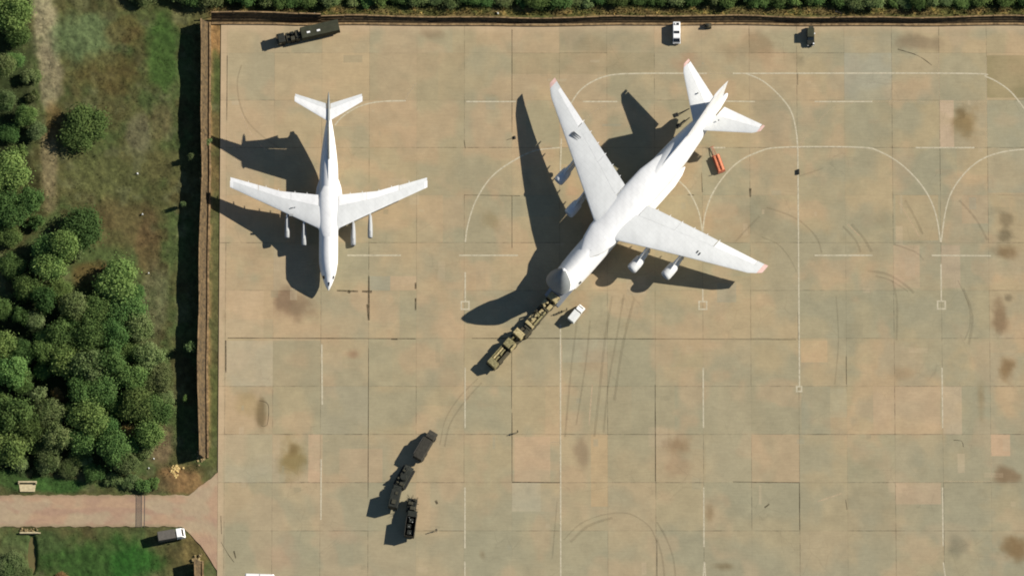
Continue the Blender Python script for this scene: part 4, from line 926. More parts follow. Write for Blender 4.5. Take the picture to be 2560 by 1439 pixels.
for a, bb in ((1.75, .65), (-.6, .85)): MB(F).cyl((a, bb+.1, 1.2 if a > 1 else 2.0), (a, bb+.1, 1.35 if a > 1 else 2.1), .2, n=10).build('work_lamp', m_lamp, b)
MB(F).box(-2.9, -2.1, -.45, .75, .5, 1.3, .05, .05).build('rear_rack', m_olive, b)
F = VF(1441, 787, .62, -.78)
r = thing('pickup_van', 'small white truck with off-white cargo cover beside the raised nose of the large jet', 'van', F)
chassis(F, r, -2.4, 2.2, .4, .45); wheels(F, r, (-1.5, 1.5), .92, .36, .24)
c = MB(F).prism([(.75, .45), (2.45, .45), (2.5, .9), (2.2, 1.15), (1.7, 1.95), (.8, 2.0)], -.92, .92, .1).build('cab', m_vwhite, r, bevel=.07)
MB(F).add([(2.19, -.75, 1.22), (2.19, .75, 1.22), (1.79, .7, 1.86), (1.79, -.7, 1.86)], [(0, 1, 2, 3)]).build('windscreen', m_glass, c)
MB(F).box(-2.45, .45, -.98, .98, .7, 2.3, .02, .05).build('cargo_body', m_cream, r, bevel=.05)
MB(F).box(.46, .74, -.8, .8, .7, 1.7).build('bulkhead', m_dark, r)

# grey-backed truck by the road
F = VF(432, 1337, 62, -11)
r = thing('parked_truck', 'truck with white pointed cab and long grey tarp back, parked at the roadside', 'lorry', F)
chassis(F, r, -3.1, 3.1, .45, .6); wheels(F, r, (-2.2, -1.0, 2.0), 1.2, .5)
MB(F).box(-3.3, 1.25, -1.25, 1.25, 1.0, 2.75, .05, .1).build('cargo_cover', m_gtarp, r, bevel=.08)
c = MB(F).prism([(1.45, .6), (3.6, .6), (3.7, 1.2), (3.35, 1.6), (2.75, 2.65), (1.5, 2.75)], -1.2, 1.2, .12).build('cab', m_vwhite, r, bevel=.08)
MB(F).add([(3.35, -.95, 1.68), (3.35, .95, 1.68), (2.86, .85, 2.55), (2.86, -.85, 2.55)], [(0, 1, 2, 3)]).build('windscreen', m_glass, c)
for s_ in (-1, 1): MB(F).box(2.2, 2.35, s_*1.42-.14, s_*1.42+.14, 1.8, 2.3).build('mirror', m_chassis, c)
# white vehicle at the bottom edge
F = VF(654, 1446, 1, .03)
r = thing('white_bus', 'white-roofed bus at the bottom edge of the photo, only its roof edge showing', 'bus', F)
MB(F).prism([(-3.7, .4), (3.6, .4), (3.72, 1.2), (3.6, 2.6), (3.3, 2.75), (-3.5, 2.75), (-3.7, 2.55)], -1.2, 1.2, .08).build('body', m_vwhite, r, bevel=.08)
MB(F).box(-.06, .02, -1.0, 1.13, 2.75, 2.79).build('roof_seam', m_dark, r); wheels(F, r, (-2.4, 2.3), 1.2, .45)
MB(F).add([(3.74, -1.0, 1.3), (3.74, 1.0, 1.3), (3.64, .95, 2.4), (3.64, -.95, 2.4)], [(0, 1, 2, 3)]).build('windscreen', m_glass, r)
for k in range(5):
    for s_ in (-1, 1): MB(F).box(-3.2+k*1.25, -2.2+k*1.25, s_*1.15-.02, s_*1.15+.02, 1.5, 2.2).build('side_window', m_glass, r)

# orange tow cart beside the tail
F = VF(1798, 409, -24, -66)
r = thing('tow_cart', 'orange-red ground equipment cart with drawbar beside the tail of the large jet', 'trailer', F)
wheels(F, r, (-1.5, 1.3), .9, .3, .2)
MB(F).box(-2.5, 2.3, -1.0, 1.0, .45, .75, .02, .02).build('bed', m_orange2, r)
MB(F).cyl((-2.1, -.38, 1.15), (2.0, -.38, 1.15), .4, n=16).build('tank', m_orange, r, True); MB(F).box(-2.1, 1.9, .15, .75, .75, 1.3, .05, .05).build('locker', m_orange, r, bevel=.04)
MB(F).box(-2.3, -2.15, -.85, .85, .75, 1.7).build('end_frame', m_orange, r)
MB(F).cyl((2.1, -.25, .55), (4.6, .0, .5), .08, n=8).cyl((2.1, .55, .55), (4.6, .2, .5), .08, n=8).cyl((4.6, -.5, .5), (4.6, .75, .5), .06, n=8).build('drawbar', m_orange2, r)

# service stands under the tail of the large jet
for (px, py, hx, hy, lab, L) in ((1709, 279, 34, -14, 'thin dark maintenance stand lying near the left tailplane of the large jet', 3.6), (1712, 304, 30, -20, 'dark stand with a square foot beside the rear fuselage of the large jet', 3.4)):
    F = VF(px, py, hx, hy); r = thing('maintenance_stand', lab, 'stand', F)
    MB(F).cyl((-L/2, 0, .25), (L/2, 0, .9), .12, n=8).cyl((-L/2+.2, -.35, .12), (L/2, 0, .8), .06, n=6).build('boom', m_chassis, r)
    MB(F).box(-L/2-.5, -L/2+.45, -.45, .45, .05, .28).build('base', m_chassis, r); wheels(F, r, (-L/2-.4, -L/2+.35), .5, .14, .1)
# bits on the apron
F = VF(1998, 429, 0, 1); r = thing('equipment_case', 'small dark case on the white line at right of the jets', 'case', F)
MB(F).box(-.65, .65, -.28, .28, .02, .5, .03, .03).build('case_body', m_chassis, r, bevel=.03); MB(F).box(-.3, .3, -.04, .04, .5, .56).build('handle', m_khaki, r)
F = VF(1774, 62, 1, 0); r = thing('wheeled_cart', 'small dark cart against the top fence right of the white van', 'cart', F)
MB(F).box(-.9, .8, -.6, .6, .4, .9, .05, .05).build('bed', m_khaki, r); wheels(F, r, (-.5, .5), .65, .28, .15); MB(F).cyl((.8, 0, .6), (1.7, .2, .9), .05, n=6).build('handle', m_chassis, r); MB(F).box(-.6, .1, -.4, .3, .9, 1.4, .08, .08).build('load', m_dkgreen, r, bevel=.05)
F = VF(1286, 343, -1, .25); r = thing('wheel_chock', 'dark wheel chock with a rod lying left of the large jet wing shadow', 'chock', F)
MB(F).prism([(-.35, .02), (.35, .02), (0, .4)], -.4, .4).build('wedge', m_chassis, r); MB(F).cyl((.3, 0, .1), (2.0, .1, .1), .05, n=6).build('rod', m_chassis, r)

# ------------------------------------------------------------------ roadside structures
m_conc = vary('pale_concrete', alb((204, 188, 150)), .18, 1.2, .9)
m_rubble = vary('rubble_stone', alb((190, 168, 120)), .25, 2.5, .95, col2=alb((120, 104, 74)))
m_dsteel = vary('drain_grate_steel', (.11, .095, .08), .3, 3, .8)
F = VF(75, 1212, 0, -1); r = thing('culvert_headwall', 'pale concrete culvert headwall with sloping apron above the road at far left', 'culvert', F)
MB(F).box(.75, 1.15, -2.3, 2.4, -.5, .75).box(.45, .75, -2.3, -2.0, -.5, .6).box(.45, .75, 2.1, 2.4, -.5, .6).build('headwall', m_conc, r, bevel=.03)
MB(F).add([(.44, -2.1, .1), (.44, 2.2, .1), (-1.4, 1.9, .16), (-1.4, -1.8, .16), (.44, -2.1, -.5), (.44, 2.2, -.5), (-1.4, 1.9, -.5), (-1.4, -1.8, -.5)], [(0, 1, 2, 3), (0, 3, 7, 4), (1, 5, 6, 2), (2, 6, 7, 3), (0, 4, 5, 1)]).build('slab', m_conc, r)
rr = random.Random(3)
def stone(F, m, a, b, z, s_):
    vs = []; 
    for i in range(7):
        t = 2*math.pi*i/7; q = s_*rr.uniform(.75, 1.2); vs.append((a+q*math.cos(t), b+q*math.sin(t), z-.15))
    for i in range(7):
        t = 2*math.pi*i/7+.2; q = s_*rr.uniform(.45, .8); vs.append((a+q*math.cos(t), b+q*math.sin(t), z+s_*rr.uniform(.4, .8)))
    m.add(vs, [tuple(range(7, 14))]+[(i, (i+1) % 7, (i+1) % 7+7, i+7) for i in range(7)])
def rocks(name, label, px, py, spread, n, s0, s1, mat=m_rubble, z=.0, cat='rubble'):
    F = VF(px, py, 0, -1); r_ = MB(F)
    for k in range(n): stone(F, r_, rr.gauss(0, spread[1]), rr.gauss(0, spread[0]), z, rr.uniform(s0, s1))
    o = r_.build(name, mat, loc=F.loc()); tag(o, label, cat); return o
F = VF(78, 1328, 0, -1); r = thing('culvert_headwall', 'pale concrete beam of the culvert headwall below the road at far left', 'culvert', F)
MB(F).box(-.2, .2, -2.6, 2.2, -.6, .55).build('headwall', m_conc, r, bevel=.03)
MB(F).box(-.15, .15, -2.7-.4, -2.62, -.6, .3).build('wing_wall', m_conc, r)
rocks('rubble_heap', 'row of pale rubble stones on the culvert beam below the road', 78, 1320, (1.2, .25), 20, .16, .34)
rocks('rubble_heap', 'heap of yellowish broken stone beyond the lower end of the left blast fence', 440, 1174, (.75, .8), 34, .2, .5, vary('yellow_rubble', alb((224, 196, 132)), .15, 2, .95))
rocks('rubble_heap', 'dark broken stones at the lower end of the long left blast fence', 508, 1139, (.8, .7), 30, .2, .45)
rocks('rubble_heap', 'broken stones at the upper end of the short bottom-left blast fence', 500, 1396, (.8, .7), 30, .2, .45)
for k, (px, py, lab) in enumerate(((341, 434, 'small white stone in the rough grass, level with the small jet wingtips'), (354, 536, 'small white stone in the brown grass, middle of the left meadow'), (371, 684, 'small white stone left of the fence shadow beside the large round tree'), (388, 1145, 'pale stone beside the bushes near the lower fence end'), (376, 1168, 'pale stone just right of the lowest bushes above the road'), (783, 30, 'pale stone on the verge where the top fence steps down'), (1244, 30, 'white marker stone on the verge above the middle of the top fence'))):
    rocks('white_stone', lab, px, py, (.05, .08), 2, .16, .28, m_cream, z=.2, cat='stone')
F = VF(354, 1274, 0, -1); r = thing('road_drain', 'metal grate drain strip laid across the road at lower left', 'drain', F)
for k in range(2): MB(F).box(-4.0, 4.0, -1.35+k*.75, -1.2+k*.75, .015, .06).build('drain_channel', m_dsteel, r)
gm = MB(F)
for k in range(46): gm.box(-3.9+k*.17, -3.83+k*.17, -.44, .8, .016, .05)
gm.build('grate', m_dsteel, r); MB(F).box(-4.0, 4.0, .82, .95, .015, .06).build('drain_channel', m_dsteel, r)
F = VF(2107, 40, 0, -1); r = thing('lamp_post', 'dark post with a short arm on the verge above the top right fence', 'post', F)
MB(F).cyl((0, 0, -.2), (0, 0, 4.2), .14, .1, n=10).build('pole', m_chassis, r); MB(F).cyl((0, 0, 4.15), (.2, 1.1, 4.4), .06, n=8).build('arm', m_chassis, r); MB(F).box(.1, .4, 1.0, 1.5, 4.3, 4.45).build('lamp_head', m_chassis, r)

# ------------------------------------------------------------------ people
m_skin = vary('skin', (.45, .28, .2), .05, 8, .6); m_cloth = [vary('dark_uniform', (.035, .04, .03), .2, 6, .9), vary('navy_overall', (.03, .035, .05), .2, 6, .9), vary('khaki_uniform', (.12, .1, .06), .2, 6, .9)]
m_hair = vary('dark_hair', (.03, .02, .015), .2, 9, .8)
def person(px, py, hx, hy, label, cm, pose=0):
    F = VF(px, py, hx, hy); me = bpy.data.meshes.new('person')
    sp = .12+.1*pose
    J = {'pelvis': (0, 0, .95, .15, .12), 'waist': (0, 0, 1.1, .14, .1), 'chest': (.01, 0, 1.32, .17, .12), 'neck': (.01, 0, 1.5, .06, .06), 'head0': (.02, 0, 1.58, .075, .09), 'head': (.03, 0, 1.7, .08, .1), 'top': (.02, 0, 1.78, .05, .06)}
    for s_, n in ((1, 'L'), (-1, 'R')):
        J.update({n+'hip': (0, s_*.1, .88, .1, .1), n+'knee': (.04+s_*sp*.6, s_*.11, .5, .065, .065), n+'ank': (s_*sp*1.1, s_*.12, .09, .045, .045), n+'toe': (s_*sp*1.1+.18, s_*.13, .04, .04, .03),
                  n+'sh': (.0, s_*.19, 1.43, .065, .065), n+'el': (-.02, s_*.26, 1.15, .045, .045), n+'wr': (.08+.1*pose, s_*.27, .92, .03, .03), n+'palm': (.1+.1*pose, s_*.265, .85, .04, .02)})
        for k in range(4):
            J[n+'f%d' % k] = (.135+.1*pose-.02*k, s_*.27, .77-.006*(k == 3)+.004*k, .01, .01); J[n+'g%d' % k] = (.13+.1*pose-.02*k, s_*.255, .735+.01*(k == 3), .009, .009)
        J[n+'th'] = (.15+.1*pose, s_*.24, .82, .011, .011)
    E = [('pelvis', 'waist'), ('waist', 'chest'), ('chest', 'neck'), ('neck', 'head0'), ('head0', 'head'), ('head', 'top')]
    for n in 'LR':
        E += [('pelvis', n+'hip'), (n+'hip', n+'knee'), (n+'knee', n+'ank'), (n+'ank', n+'toe'), ('chest', n+'sh'), (n+'sh', n+'el'), (n+'el', n+'wr'), (n+'wr', n+'palm'), (n+'palm', n+'th')]
        for k in range(4): E += [(n+'palm', n+'f%d' % k), (n+'f%d' % k, n+'g%d' % k)]
    ks = list(J); me.from_pydata([F.d(*J[k][:3]) for k in ks], [(ks.index(a), ks.index(b)) for a, b in E], [])
    o = bpy.data.objects.new('person', me); COL.objects.link(o); o.location = F.loc()
    md = o.modifiers.new('skin', 'SKIN'); md.use_smooth_shade = True
    for i, k in enumerate(ks): me.skin_vertices[0].data[i].radius = J[k][3:]
    me.skin_vertices[0].data[0].use_root = True
    o.modifiers.new('sub', 'SUBSURF').levels = 1; o.modifiers['sub'].render_levels = 1
    me.materials.append(cm); tag(o, label, 'person', 'people standing on the apron')
    # skin head and hands shown as their own clothing boundary: face, hair, cap
    MB(F).loft([[( .035+r*.95*math.cos(2*math.pi*i/14), r*.8*math.sin(2*math.pi*i/14), z) for i in range(14)] for z, r in ((1.56, .06), (1.6, .095), (1.67, .112), (1.72, .108))]).build('face', m_skin, o, True)
    MB(F).loft([[( .02+r*math.cos(2*math.pi*i/14), r*.9*math.sin(2*math.pi*i/14), z) for i in range(14)] for z, r in ((1.69, .118), (1.75, .115), (1.8, .085), (1.825, .03))]).build('hair', m_hair, o, True)
    return o
person(1294, 1079, -1, .2, 'person in dark clothes standing alone on open concrete below the jets', m_cloth[0], 1)
person(1092, 1322, 0, 1, 'person in dark clothes standing right of the last dark truck', m_cloth[1], 0)
person(1417, 775, -1, .3, 'person in khaki standing between the tan truck and the small white truck', m_cloth[2], 0)
person(1404, 781, 1, -.3, 'person in dark clothes nearer the raised nose, left of the khaki-clad person', m_cloth[0], 1)

# ------------------------------------------------------------------ trees and bushes
m_bark = vary('bark', (.10, .08, .055), .25, 3, .9)
def leafmat(name, c1, c2, rnd=.3):
    m = vary(name, c1, .3, .35, .8, col2=c2, rnd=rnd, spec=.1, detail=3); nt = m.node_tree; b = nt.nodes['Principled BSDF']; out = nt.nodes['Material Output']
    t = nd(nt, 'ShaderNodeBsdfTranslucent'); mix = nd(nt, 'ShaderNodeMixShader'); mix.inputs[0].default_value = .38
    nt.links.new(b.inputs['Base Color'].links[0].from_socket, t.inputs['Color']); nt.links.new(b.outputs[0], mix.inputs[1]); nt.links.new(t.outputs[0], mix.inputs[2]); nt.links.new(mix.outputs[0], out.inputs['Surface'])
    return m
LM = {'g': leafmat('mid_green_leaves', (.165, .275, .08), (.09, .18, .05)), 'd': leafmat('deep_green_leaves', (.115, .205, .058), (.065, .135, .038)),
      'o': leafmat('olive_leaves', (.19, .25, .10), (.115, .185, .06)), 'y': leafmat('dry_orange_leaves', (.36, .25, .09), (.22, .17, .06), .1), 'p': leafmat('pale_green_leaves', (.22, .30, .13), (.14, .22, .08))}
def leaf_blob(n, lumps, size, seed, flat=.75):
    rs = np.random.RandomState(seed)
    V = []; 
    # lumps: small crowns scattered in a dome
    cs = []
    for k in range(lumps):
        a = rs.uniform(0, 2*np.pi); r = np.sqrt(rs.uniform(0, 1))*.72; z = np.sqrt(max(0, 1-r*r))*.62*rs.uniform(.75, 1.02)
        cs.append((r*np.cos(a), r*np.sin(a), z, rs.choice([.16, .24, .32, .42])*rs.uniform(.85, 1.15)))
    cs = np.array(cs)
    idx = rs.randint(0, lumps, n); d = rs.normal(size=(n, 3)); d /= np.linalg.norm(d, axis=1)[:, None]; d[:, 2] = np.abs(d[:, 2])*1.0-.25*(rs.rand(n) < .5)
    rad = cs[idx, 3]*(rs.uniform(.35, 1.0, n)**.5); c = cs[idx, :3]+d*rad[:, None]*np.array([1, 1, flat])+rs.normal(scale=.05, size=(n, 3))*(1+1.9*(rs.rand(n) < .28))[:, None]
    # leaf quads roughly facing outwards
    nrm = d*np.array([1, 1, 1.])+np.array([0, 0, .55])+rs.normal(scale=.4, size=(n, 3)); nrm /= np.linalg.norm(nrm, axis=1)[:, None]
    t = np.cross(nrm, rs.normal(size=(n, 3))); t /= np.linalg.norm(t, axis=1)[:, None]; b = np.cross(nrm, t)
    sz = size*rs.uniform(.6, 1.3, n)[:, None]
    q = np.stack([c-t*sz, c+b*sz*.6, c+t*sz, c-b*sz*.6], 1)
    return q.reshape(-1, 3)
def leaf_mesh(name, q, mat):
    n = len(q)//4; me = bpy.data.meshes.new(name); me.vertices.add(len(q)); me.vertices.foreach_set('co', q.astype(np.float32).ravel())
    me.loops.add(4*n); me.loops.foreach_set('vertex_index', np.arange(4*n)); me.polygons.add(n); me.polygons.foreach_set('loop_start', np.arange(0, 4*n, 4)); me.polygons.foreach_set('loop_total', np.full(n, 4))
    me.update(calc_edges=True); me.materials.append(mat); return me
CROWN = {}
def crown(kind, var, big):
    k = (kind, var, big)
    if k not in CROWN: CROWN[k] = leaf_mesh('crown', leaf_blob(9000 if big else 2200, 34 if big else 11, .052 if big else .085, 100+var*7+(3 if big else 0)), LM[kind])
    return CROWN[k]
def trunk_mesh():
    m = MB(); m.cyl((0, 0, -.4), (.05, .03, .35), .075, .05, n=8)
    rr = random.Random(9)
    for k in range(7):
        a = k*.9; m.cyl((.04, .02, .15+.05*k), (.55*math.cos(a)*rr.uniform(.6, 1), .55*math.sin(a)*rr.uniform(.6, 1), .45+.06*k), .03, .01, n=6)
    o = m.build('trunk', m_bark); me = o.data; bpy.data.objects.remove(o); return me
TRK = trunk_mesh()
def tree(px, py, rpx, kind, label, h=None, name='tree', cat='tree', group='trees on the left of the apron', var=None):
    r = rpx/S; big = rpx > 24; h = h or (r*1.15 if big else r*.8)
    zc = h*.45
    x, y, _ = at(px, py, zc)
    root = bpy.data.objects.new(name, None); COL.objects.link(root); root.location = (x, y, -.05); root.rotation_euler.z = random.uniform(0, 6.28)
    root.empty_display_size = .5; tag(root, label, cat, group)
    c = bpy.data.objects.new('crown', crown(kind, (var if var is not None else random.randrange(5)), big)); COL.objects.link(c); c.parent = root
    c.scale = (r*1.05, r*1.05*random.uniform(.9, 1.1), h*.95); c.location.z = h*.08
    t = bpy.data.objects.new('trunk', TRK); COL.objects.link(t); t.parent = root; t.scale = (r*.8, r*.8, h*.9)
    return root
# individual trees: px, py, radius px, kind, height m, label
TREES = [
 (22, 30, 46, 'g', 7, 'bright green tree in the very top left corner'), (34, 88, 32, 'g', 7, 'round green tree below the top left corner tree'), (8, 165, 28, 'o', 6, 'olive crown cut by the left edge near the top'),
 (8, 252, 24, 'o', 5, 'dry olive crown cut by the left edge, upper quarter'), (60, 290, 28, 'g', 5, 'ragged green tree above the pale clearing at left'), (86, 325, 24, 'p', 4.5, 'pale green small crown left of the lone round tree'),
 (18, 430, 50, 'g', 8, 'broad green tree cut by the left edge beside the pale clearing'), (74, 500, 34, 'd', 7, 'deep green tree below the pale clearing at left'), (24, 520, 40, 'd', 7, 'deep green tree at the left edge below the broad green tree'),
 (208, 318, 56, 'g', 5.2, 'lone round green tree in the upper meadow, far from the others'), (210, 575, 52, 'd', 5.5, 'lone dark green tree in the middle meadow'),
 (112, 618, 34, 'g', 8, 'green crown at the upper tip of the wood'), (158, 618, 36, 'g', 8, 'green crown right of the upper tip of the wood'), (124, 672, 40, 'g', 8, 'large green crown just below the upper tip of the wood'), (192, 634, 18, 'p', 5, 'small pale crown on the right of the upper tip of the wood'),
 (296, 700, 54, 'g', 6, 'large round green tree on the upper right corner of the wood'), (70, 720, 34, 'd', 7, 'dark crown on the left in the upper wood'), (190, 765, 36, 'o', 6, 'olive brown crown left of the large round corner tree'), (240, 778, 38, 'g', 6.5, 'green crown below left of the large round corner tree'),
 (88, 803, 24, 'p', 6, 'small pale green crown surrounded by dark shade'), (318, 772, 46, 'g', 6, 'green crown directly below the large round corner tree'), (350, 815, 36, 'o', 5, 'olive crown on the right edge of the wood'), (8, 770, 26, 'g', 7, 'green crown at the left edge, upper wood'),
 (160, 838, 38, 'g', 8, 'bright green tree at the centre of the wood'), (225, 840, 42, 'g', 7.5, 'mid green tree right of the central bright one'), (284, 840, 38, 'g', 6.5, 'mid green tree in the right half of the wood'), (10, 860, 36, 'g', 8, 'green crown cut by the left edge, middle wood'),
 (160, 900, 40, 'g', 8.5, 'tall green tree just below the centre of the wood'), (222, 915, 44, 'o', 8, 'olive green tree below the centre of the wood'), (280, 905, 38, 'g', 7, 'green tree with a dark gap on its right'), (375, 890, 36, 'o', 5, 'olive bushy tree near the fence shadow'),
 (28, 930, 42, 'g', 8, 'broad green tree near the left edge, middle wood'), (392, 946, 38, 'o', 5, 'grey olive bushy tree touching the fence shadow'), (330, 945, 38, 'g', 6.5, 'green tree left of the grey olive bushy one'), (262, 970, 46, 'g', 8, 'large green tree right of the orange shrub'),
 (205, 975, 38, 'g', 8, 'bright green tree just right of the orange shrub'), (100, 985, 22, 'p', 5, 'thin pale crown left of the orange shrub'), (226, 1050, 44, 'g', 8.5, 'big round green tree in the lower middle of the wood'), (345, 1010, 44, 'g', 7, 'broad green tree on the right side of the lower wood'),
 (390, 1030, 40, 'g', 6.5, 'green tree by the fence shadow, lower wood'), (40, 1035, 48, 'g', 9, 'large green tree in the lower left of the wood'), (132, 1035, 42, 'o', 7.5, 'olive mottled tree below the orange shrub'), (378, 1080, 34, 'g', 6, 'green crown above the bare patch by the fence end'),
 (30, 1105, 52, 'g', 9, 'very broad green tree in the bottom left of the wood'), (150, 1090, 34, 'o', 7, 'olive tree between the two lowest big green trees'), (208, 1100, 34, 'g', 7, 'green crown below the big round tree of the lower wood'), (290, 1120, 40, 'd', 6.5, 'dark green tree at the lower right of the wood'),
 (318, 1150, 30, 'o', 4.5, 'olive crown at the lowest right tip of the wood'), (80, 1070, 34, 'd', 7, 'dark crown between the two large lower left trees'), (270, 1070, 30, 'd', 7, 'dark crown right of the big round tree of the lower wood'), (110, 880, 30, 'd', 7, 'dark crown in the shaded hollow of the wood'),
 (60, 880, 28, 'd', 7, 'dark crown at the left of the shaded hollow'), (110, 750, 34, 'd', 7, 'dark crown in the upper wood below the tip'), (55, 790, 22, 'd', 6, 'small dark crown at the left of the pale one'), (130, 1135, 30, 'o', 4, 'olive bushy crown on the lower edge of the wood')]
for px, py, rp, kd, h, lab in TREES: tree(px, py, rp*1.08, kd, lab, h*random.uniform(.78, 1.25))
FILL = [(30, 150, 30, 'g', 5, 'green crown between the top left trees and the olive crown at the left edge'), (20, 330, 32, 'd', 6, 'dark crown at the left edge above the broad green tree'), (44, 375, 26, 'g', 6, 'small green crown just above the broad green tree at the left edge'),
 (20, 590, 34, 'd', 6, 'dark crown at the left edge level with the lone dark tree'), (30, 660, 36, 'd', 7, 'dark crown at the left edge level with the tip of the wood'), (90, 555, 26, 'd', 6, 'dark crown above the upper tip of the wood'),
 (150, 725, 34, 'g', 7, 'green crown between the tip of the wood and the olive brown crown'), (180, 800, 32, 'g', 7.5, 'green crown right beside the small pale green one'), (120, 850, 34, 'g', 7.5, 'green crown on the right of the shaded hollow'), (255, 880, 34, 'g', 7, 'green crown wedged in the right half of the wood'),
 (320, 880, 32, 'd', 6.5, 'dark green crown left of the olive bushy tree'), (60, 950, 34, 'g', 7.5, 'green crown above the large lower left tree'), (110, 930, 28, 'd', 7, 'dark crown just above the orange shrub'), (300, 1010, 34, 'g', 7.5, 'green crown between the two broad trees of the lower wood'),
 (170, 1030, 30, 'g', 7.5, 'green crown between the mottled olive tree and the big round one'), (90, 1110, 34, 'g', 7, 'green crown right of the very broad bottom left tree'), (250, 1105, 30, 'g', 6.5, 'green crown left of the dark green lower right tree'), (330, 1110, 28, 'g', 5.5, 'green crown above the lowest right tip of the wood'),
 (0, 1000, 34, 'g', 8, 'green crown cut by the left edge, lower wood'), (200, 1140, 28, 'g', 4.5, 'green crown on the lower fringe above the lawn edge'), (265, 735, 30, 'g', 6, 'green crown tucked under the left of the large round corner tree'), (340, 735, 28, 'g', 5.5, 'green crown on the right shoulder of the large round corner tree'), (0, 1080, 34, 'd', 8, 'dark crown cut by the left edge above the bottom left tree')]
for px, py, rp, kd, h, lab in FILL: tree(px, py, rp*.9, kd, lab, h*.5)
BUSH = [(145, 985, 18, 'y', 2.5, 'orange dry shrub inside the wood'), (328, 1072, 22, 'y', 2.2, 'orange dry shrub on the right side of the lower wood'), (240, 1178, 26, 'd', 3, 'round deep green bush on the lawn edge above the road'), (180, 1165, 28, 'o', 2, 'grey olive bush at the lower edge of the wood'),
 (215, 1150, 22, 'o', 2, 'grey olive bush above the round deep green bush'), (290, 1196, 24, 'o', 1.8, 'low olive bush above the road, left one'), (330, 1203, 22, 'o', 1.5, 'low olive bush above the road, middle one'), (362, 1212, 20, 'd', 1.8, 'dark low bush beside the road drain'), (390, 1205, 16, 'g', 1.5, 'small green bush right of the road drain'),
 (475, 392, 9, 'p', 3.9, 'small pale bush in the fence shadow, upper'), (456, 510, 7, 'p', 3.5, 'tiny pale bush in the fence shadow, middle'), (477, 868, 16, 'o', 4, 'grey olive bush leaning on the back of the left fence'), (466, 995, 9, 'g', 2.6, 'small green bush in the fence shadow, lower'),
 (35, 1410, 36, 'o', 2.0, 'sprawling olive bush in the bottom left corner'), (60, 1430, 28, 'o', 1.8, 'olive bush left of the lower ditch'), (160, 1440, 18, 'y', 1.2, 'dry orange bush at the bottom edge of the lawn'), (70, 190, 24, 'o', 3, 'grey green bush at the left of the upper clearing'), (75, 240, 18, 'o', 2.5, 'small grey bush left of the upper clearing'),
 (48, 1150, 30, 'o', 2.5, 'olive bush left of the upper culvert ditch'), (120, 1160, 26, 'o', 2.2, 'olive bush right of the upper culvert ditch'), (415, 1000, 26, 'o', 3, 'olive bush at the wood edge touching the fence shadow'), (370, 1120, 24, 'o', 2, 'olive bush beside the bare patch'), (520, 352, 10, 'o', .8, 'low weeds at the foot of the left fence near the small jet tail shadow')]
for px, py, rp, kd, h, lab in BUSH: tree(px, py, rp, kd, lab, h, 'bush', 'bush', 'bushes on the left of the apron')
# hedge-like row of bushes beyond the top fence
LAND = [(510, 'the fence corner'), (690, 'the covered lorry'), (1244, 'the white marker stone'), (1692, 'the white van'), (2031, 'the dark jeep'), (2560, 'the top right corner')]
ORD = ['first', 'second', 'third', 'fourth', 'fifth', 'sixth', 'seventh', 'eighth', 'ninth', 'tenth', 'eleventh', 'twelfth']
KN = {'g': 'mid green', 'd': 'dark green', 'o': 'olive'}
x = 330; rr = random.Random(21); HB = []
while x < 2620:
    rp = rr.uniform(18, 34); kd = rr.choice('gdddooo'); yy = min(rr.uniform(-20, -1)+(6 if 880 > x > 600 or 1340 < x < 1500 else 0), 18-rp) if x > 470 else rr.uniform(-26, -14)
    HB.append((x, yy, rp, kd)); x += rp*rr.uniform(1.05, 2.1)
for i, (x, yy, rp, kd) in enumerate(HB):
    lx, ln = min(LAND, key=lambda l: abs(l[0]-x)); side = 'right' if x > lx else 'left'
    n = sum(1 for b in HB if (lx < b[0] <= x if x > lx else x <= b[0] <= lx))
    tree(x, yy, rp, kd, '%s bush beyond the fence, %s %s of %s' % (KN[kd], ORD[min(n, 12)-1], side, ln), rr.uniform(1.4, 4.2), 'hedge_bush', 'bush', 'row of bushes beyond the top fence')

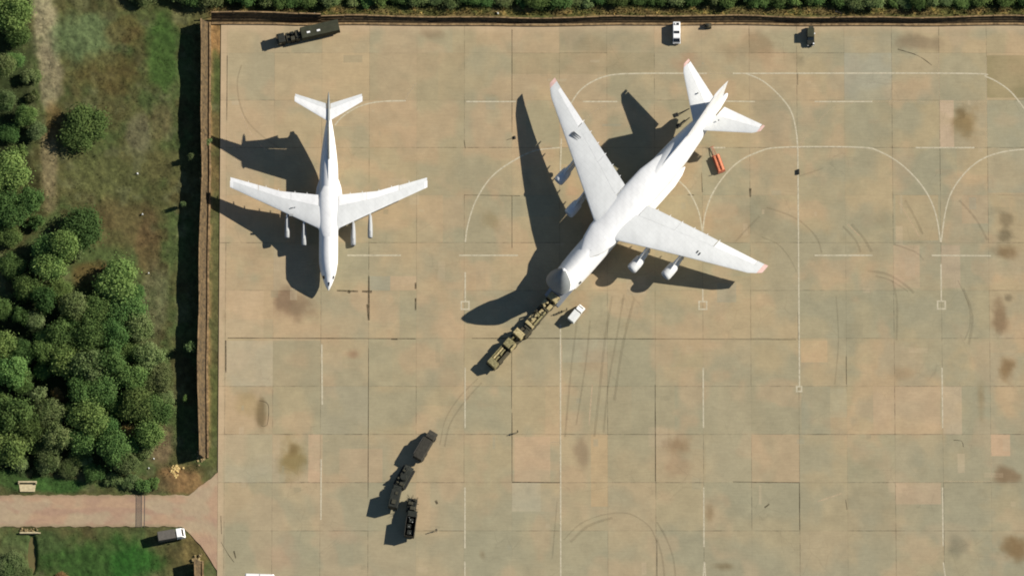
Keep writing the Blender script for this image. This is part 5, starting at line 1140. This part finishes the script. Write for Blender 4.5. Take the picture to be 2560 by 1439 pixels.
# rough grass and weeds: uncountable tufts
def tufts(name, n, region, hmin, hmax, seed, dens):
    rs = np.random.RandomState(seed); x0, y0, x1, y1 = region
    px = rs.uniform(x0, x1, n); py = rs.uniform(y0, y1, n)
    keep = rs.rand(n) < dens(px, py); px, py = px[keep], py[keep]; n = len(px)
    z0 = veg_z(px, py); col = veg_color(px, py)*rs.uniform(.85, 1.35, (n, 1))
    X = (px-CX)/S; Y = (CY-py)/S/CT; h = rs.uniform(hmin, hmax, n); a = rs.uniform(0, 6.28, n); w_ = h*.35
    dx, dy = np.cos(a)*w_, np.sin(a)*w_; lx, ly = rs.normal(0, .4, n)*h, rs.normal(0, .4, n)*h
    q = np.stack([np.stack([X-dx, Y-dy, z0-.05], 1), np.stack([X+dx, Y+dy, z0-.05], 1), np.stack([X+dx*.6+lx, Y+dy*.6+ly, z0+h], 1), np.stack([X-dx*.6+lx, Y-dy*.6+ly, z0+h*.85], 1)], 1).reshape(-1, 3)
    me = leaf_mesh(name, q, m_veg); c = np.repeat(to_alb(col), 4, 0)
    at_ = me.color_attributes.new('tint', 'FLOAT_COLOR', 'CORNER'); at_.data.foreach_set('color', np.concatenate([c, np.ones((len(c), 1))], 1).astype(np.float32).ravel())
    o = bpy.data.objects.new(name, me); COL.objects.link(o); tag(o, 'rough weeds and grass tufts covering the meadow', 'grass', kind='stuff'); return o
nr = lambda px, py: (py < ROADY[0]-4) | (py > ROADY[1]+6)
o1 = tufts('meadow_grass', 110000, (-60, -60, 500, 1500), .06, .22, 5, lambda x, y: np.where(nr(x, y) & ~((x > 430) & (y > 1180) & (y < 1420)), np.where(y > 1320, .35, .9)*sst(.3, .6, fbm(x/30, y/30, 900, 3)), 0))
o2 = tufts('verge_grass', 26000, (520, -40, 2620, 34), .1, .4, 6, lambda x, y: .9*np.ones_like(x)); o2['label'] = 'dry weeds on the narrow verge behind the top fence'
o3 = tufts('strip_grass', 5000, (521, 70, 546, 1160), .03, .12, 7, lambda x, y: .7*np.ones_like(x)); o3['label'] = 'thin grass strip between the left fence and the apron'

for o in bpy.data.objects:
    if 'label' in o and not 4 <= len(o['label'].split()) <= 16: print('LABEL', len(o['label'].split()), o['label'])
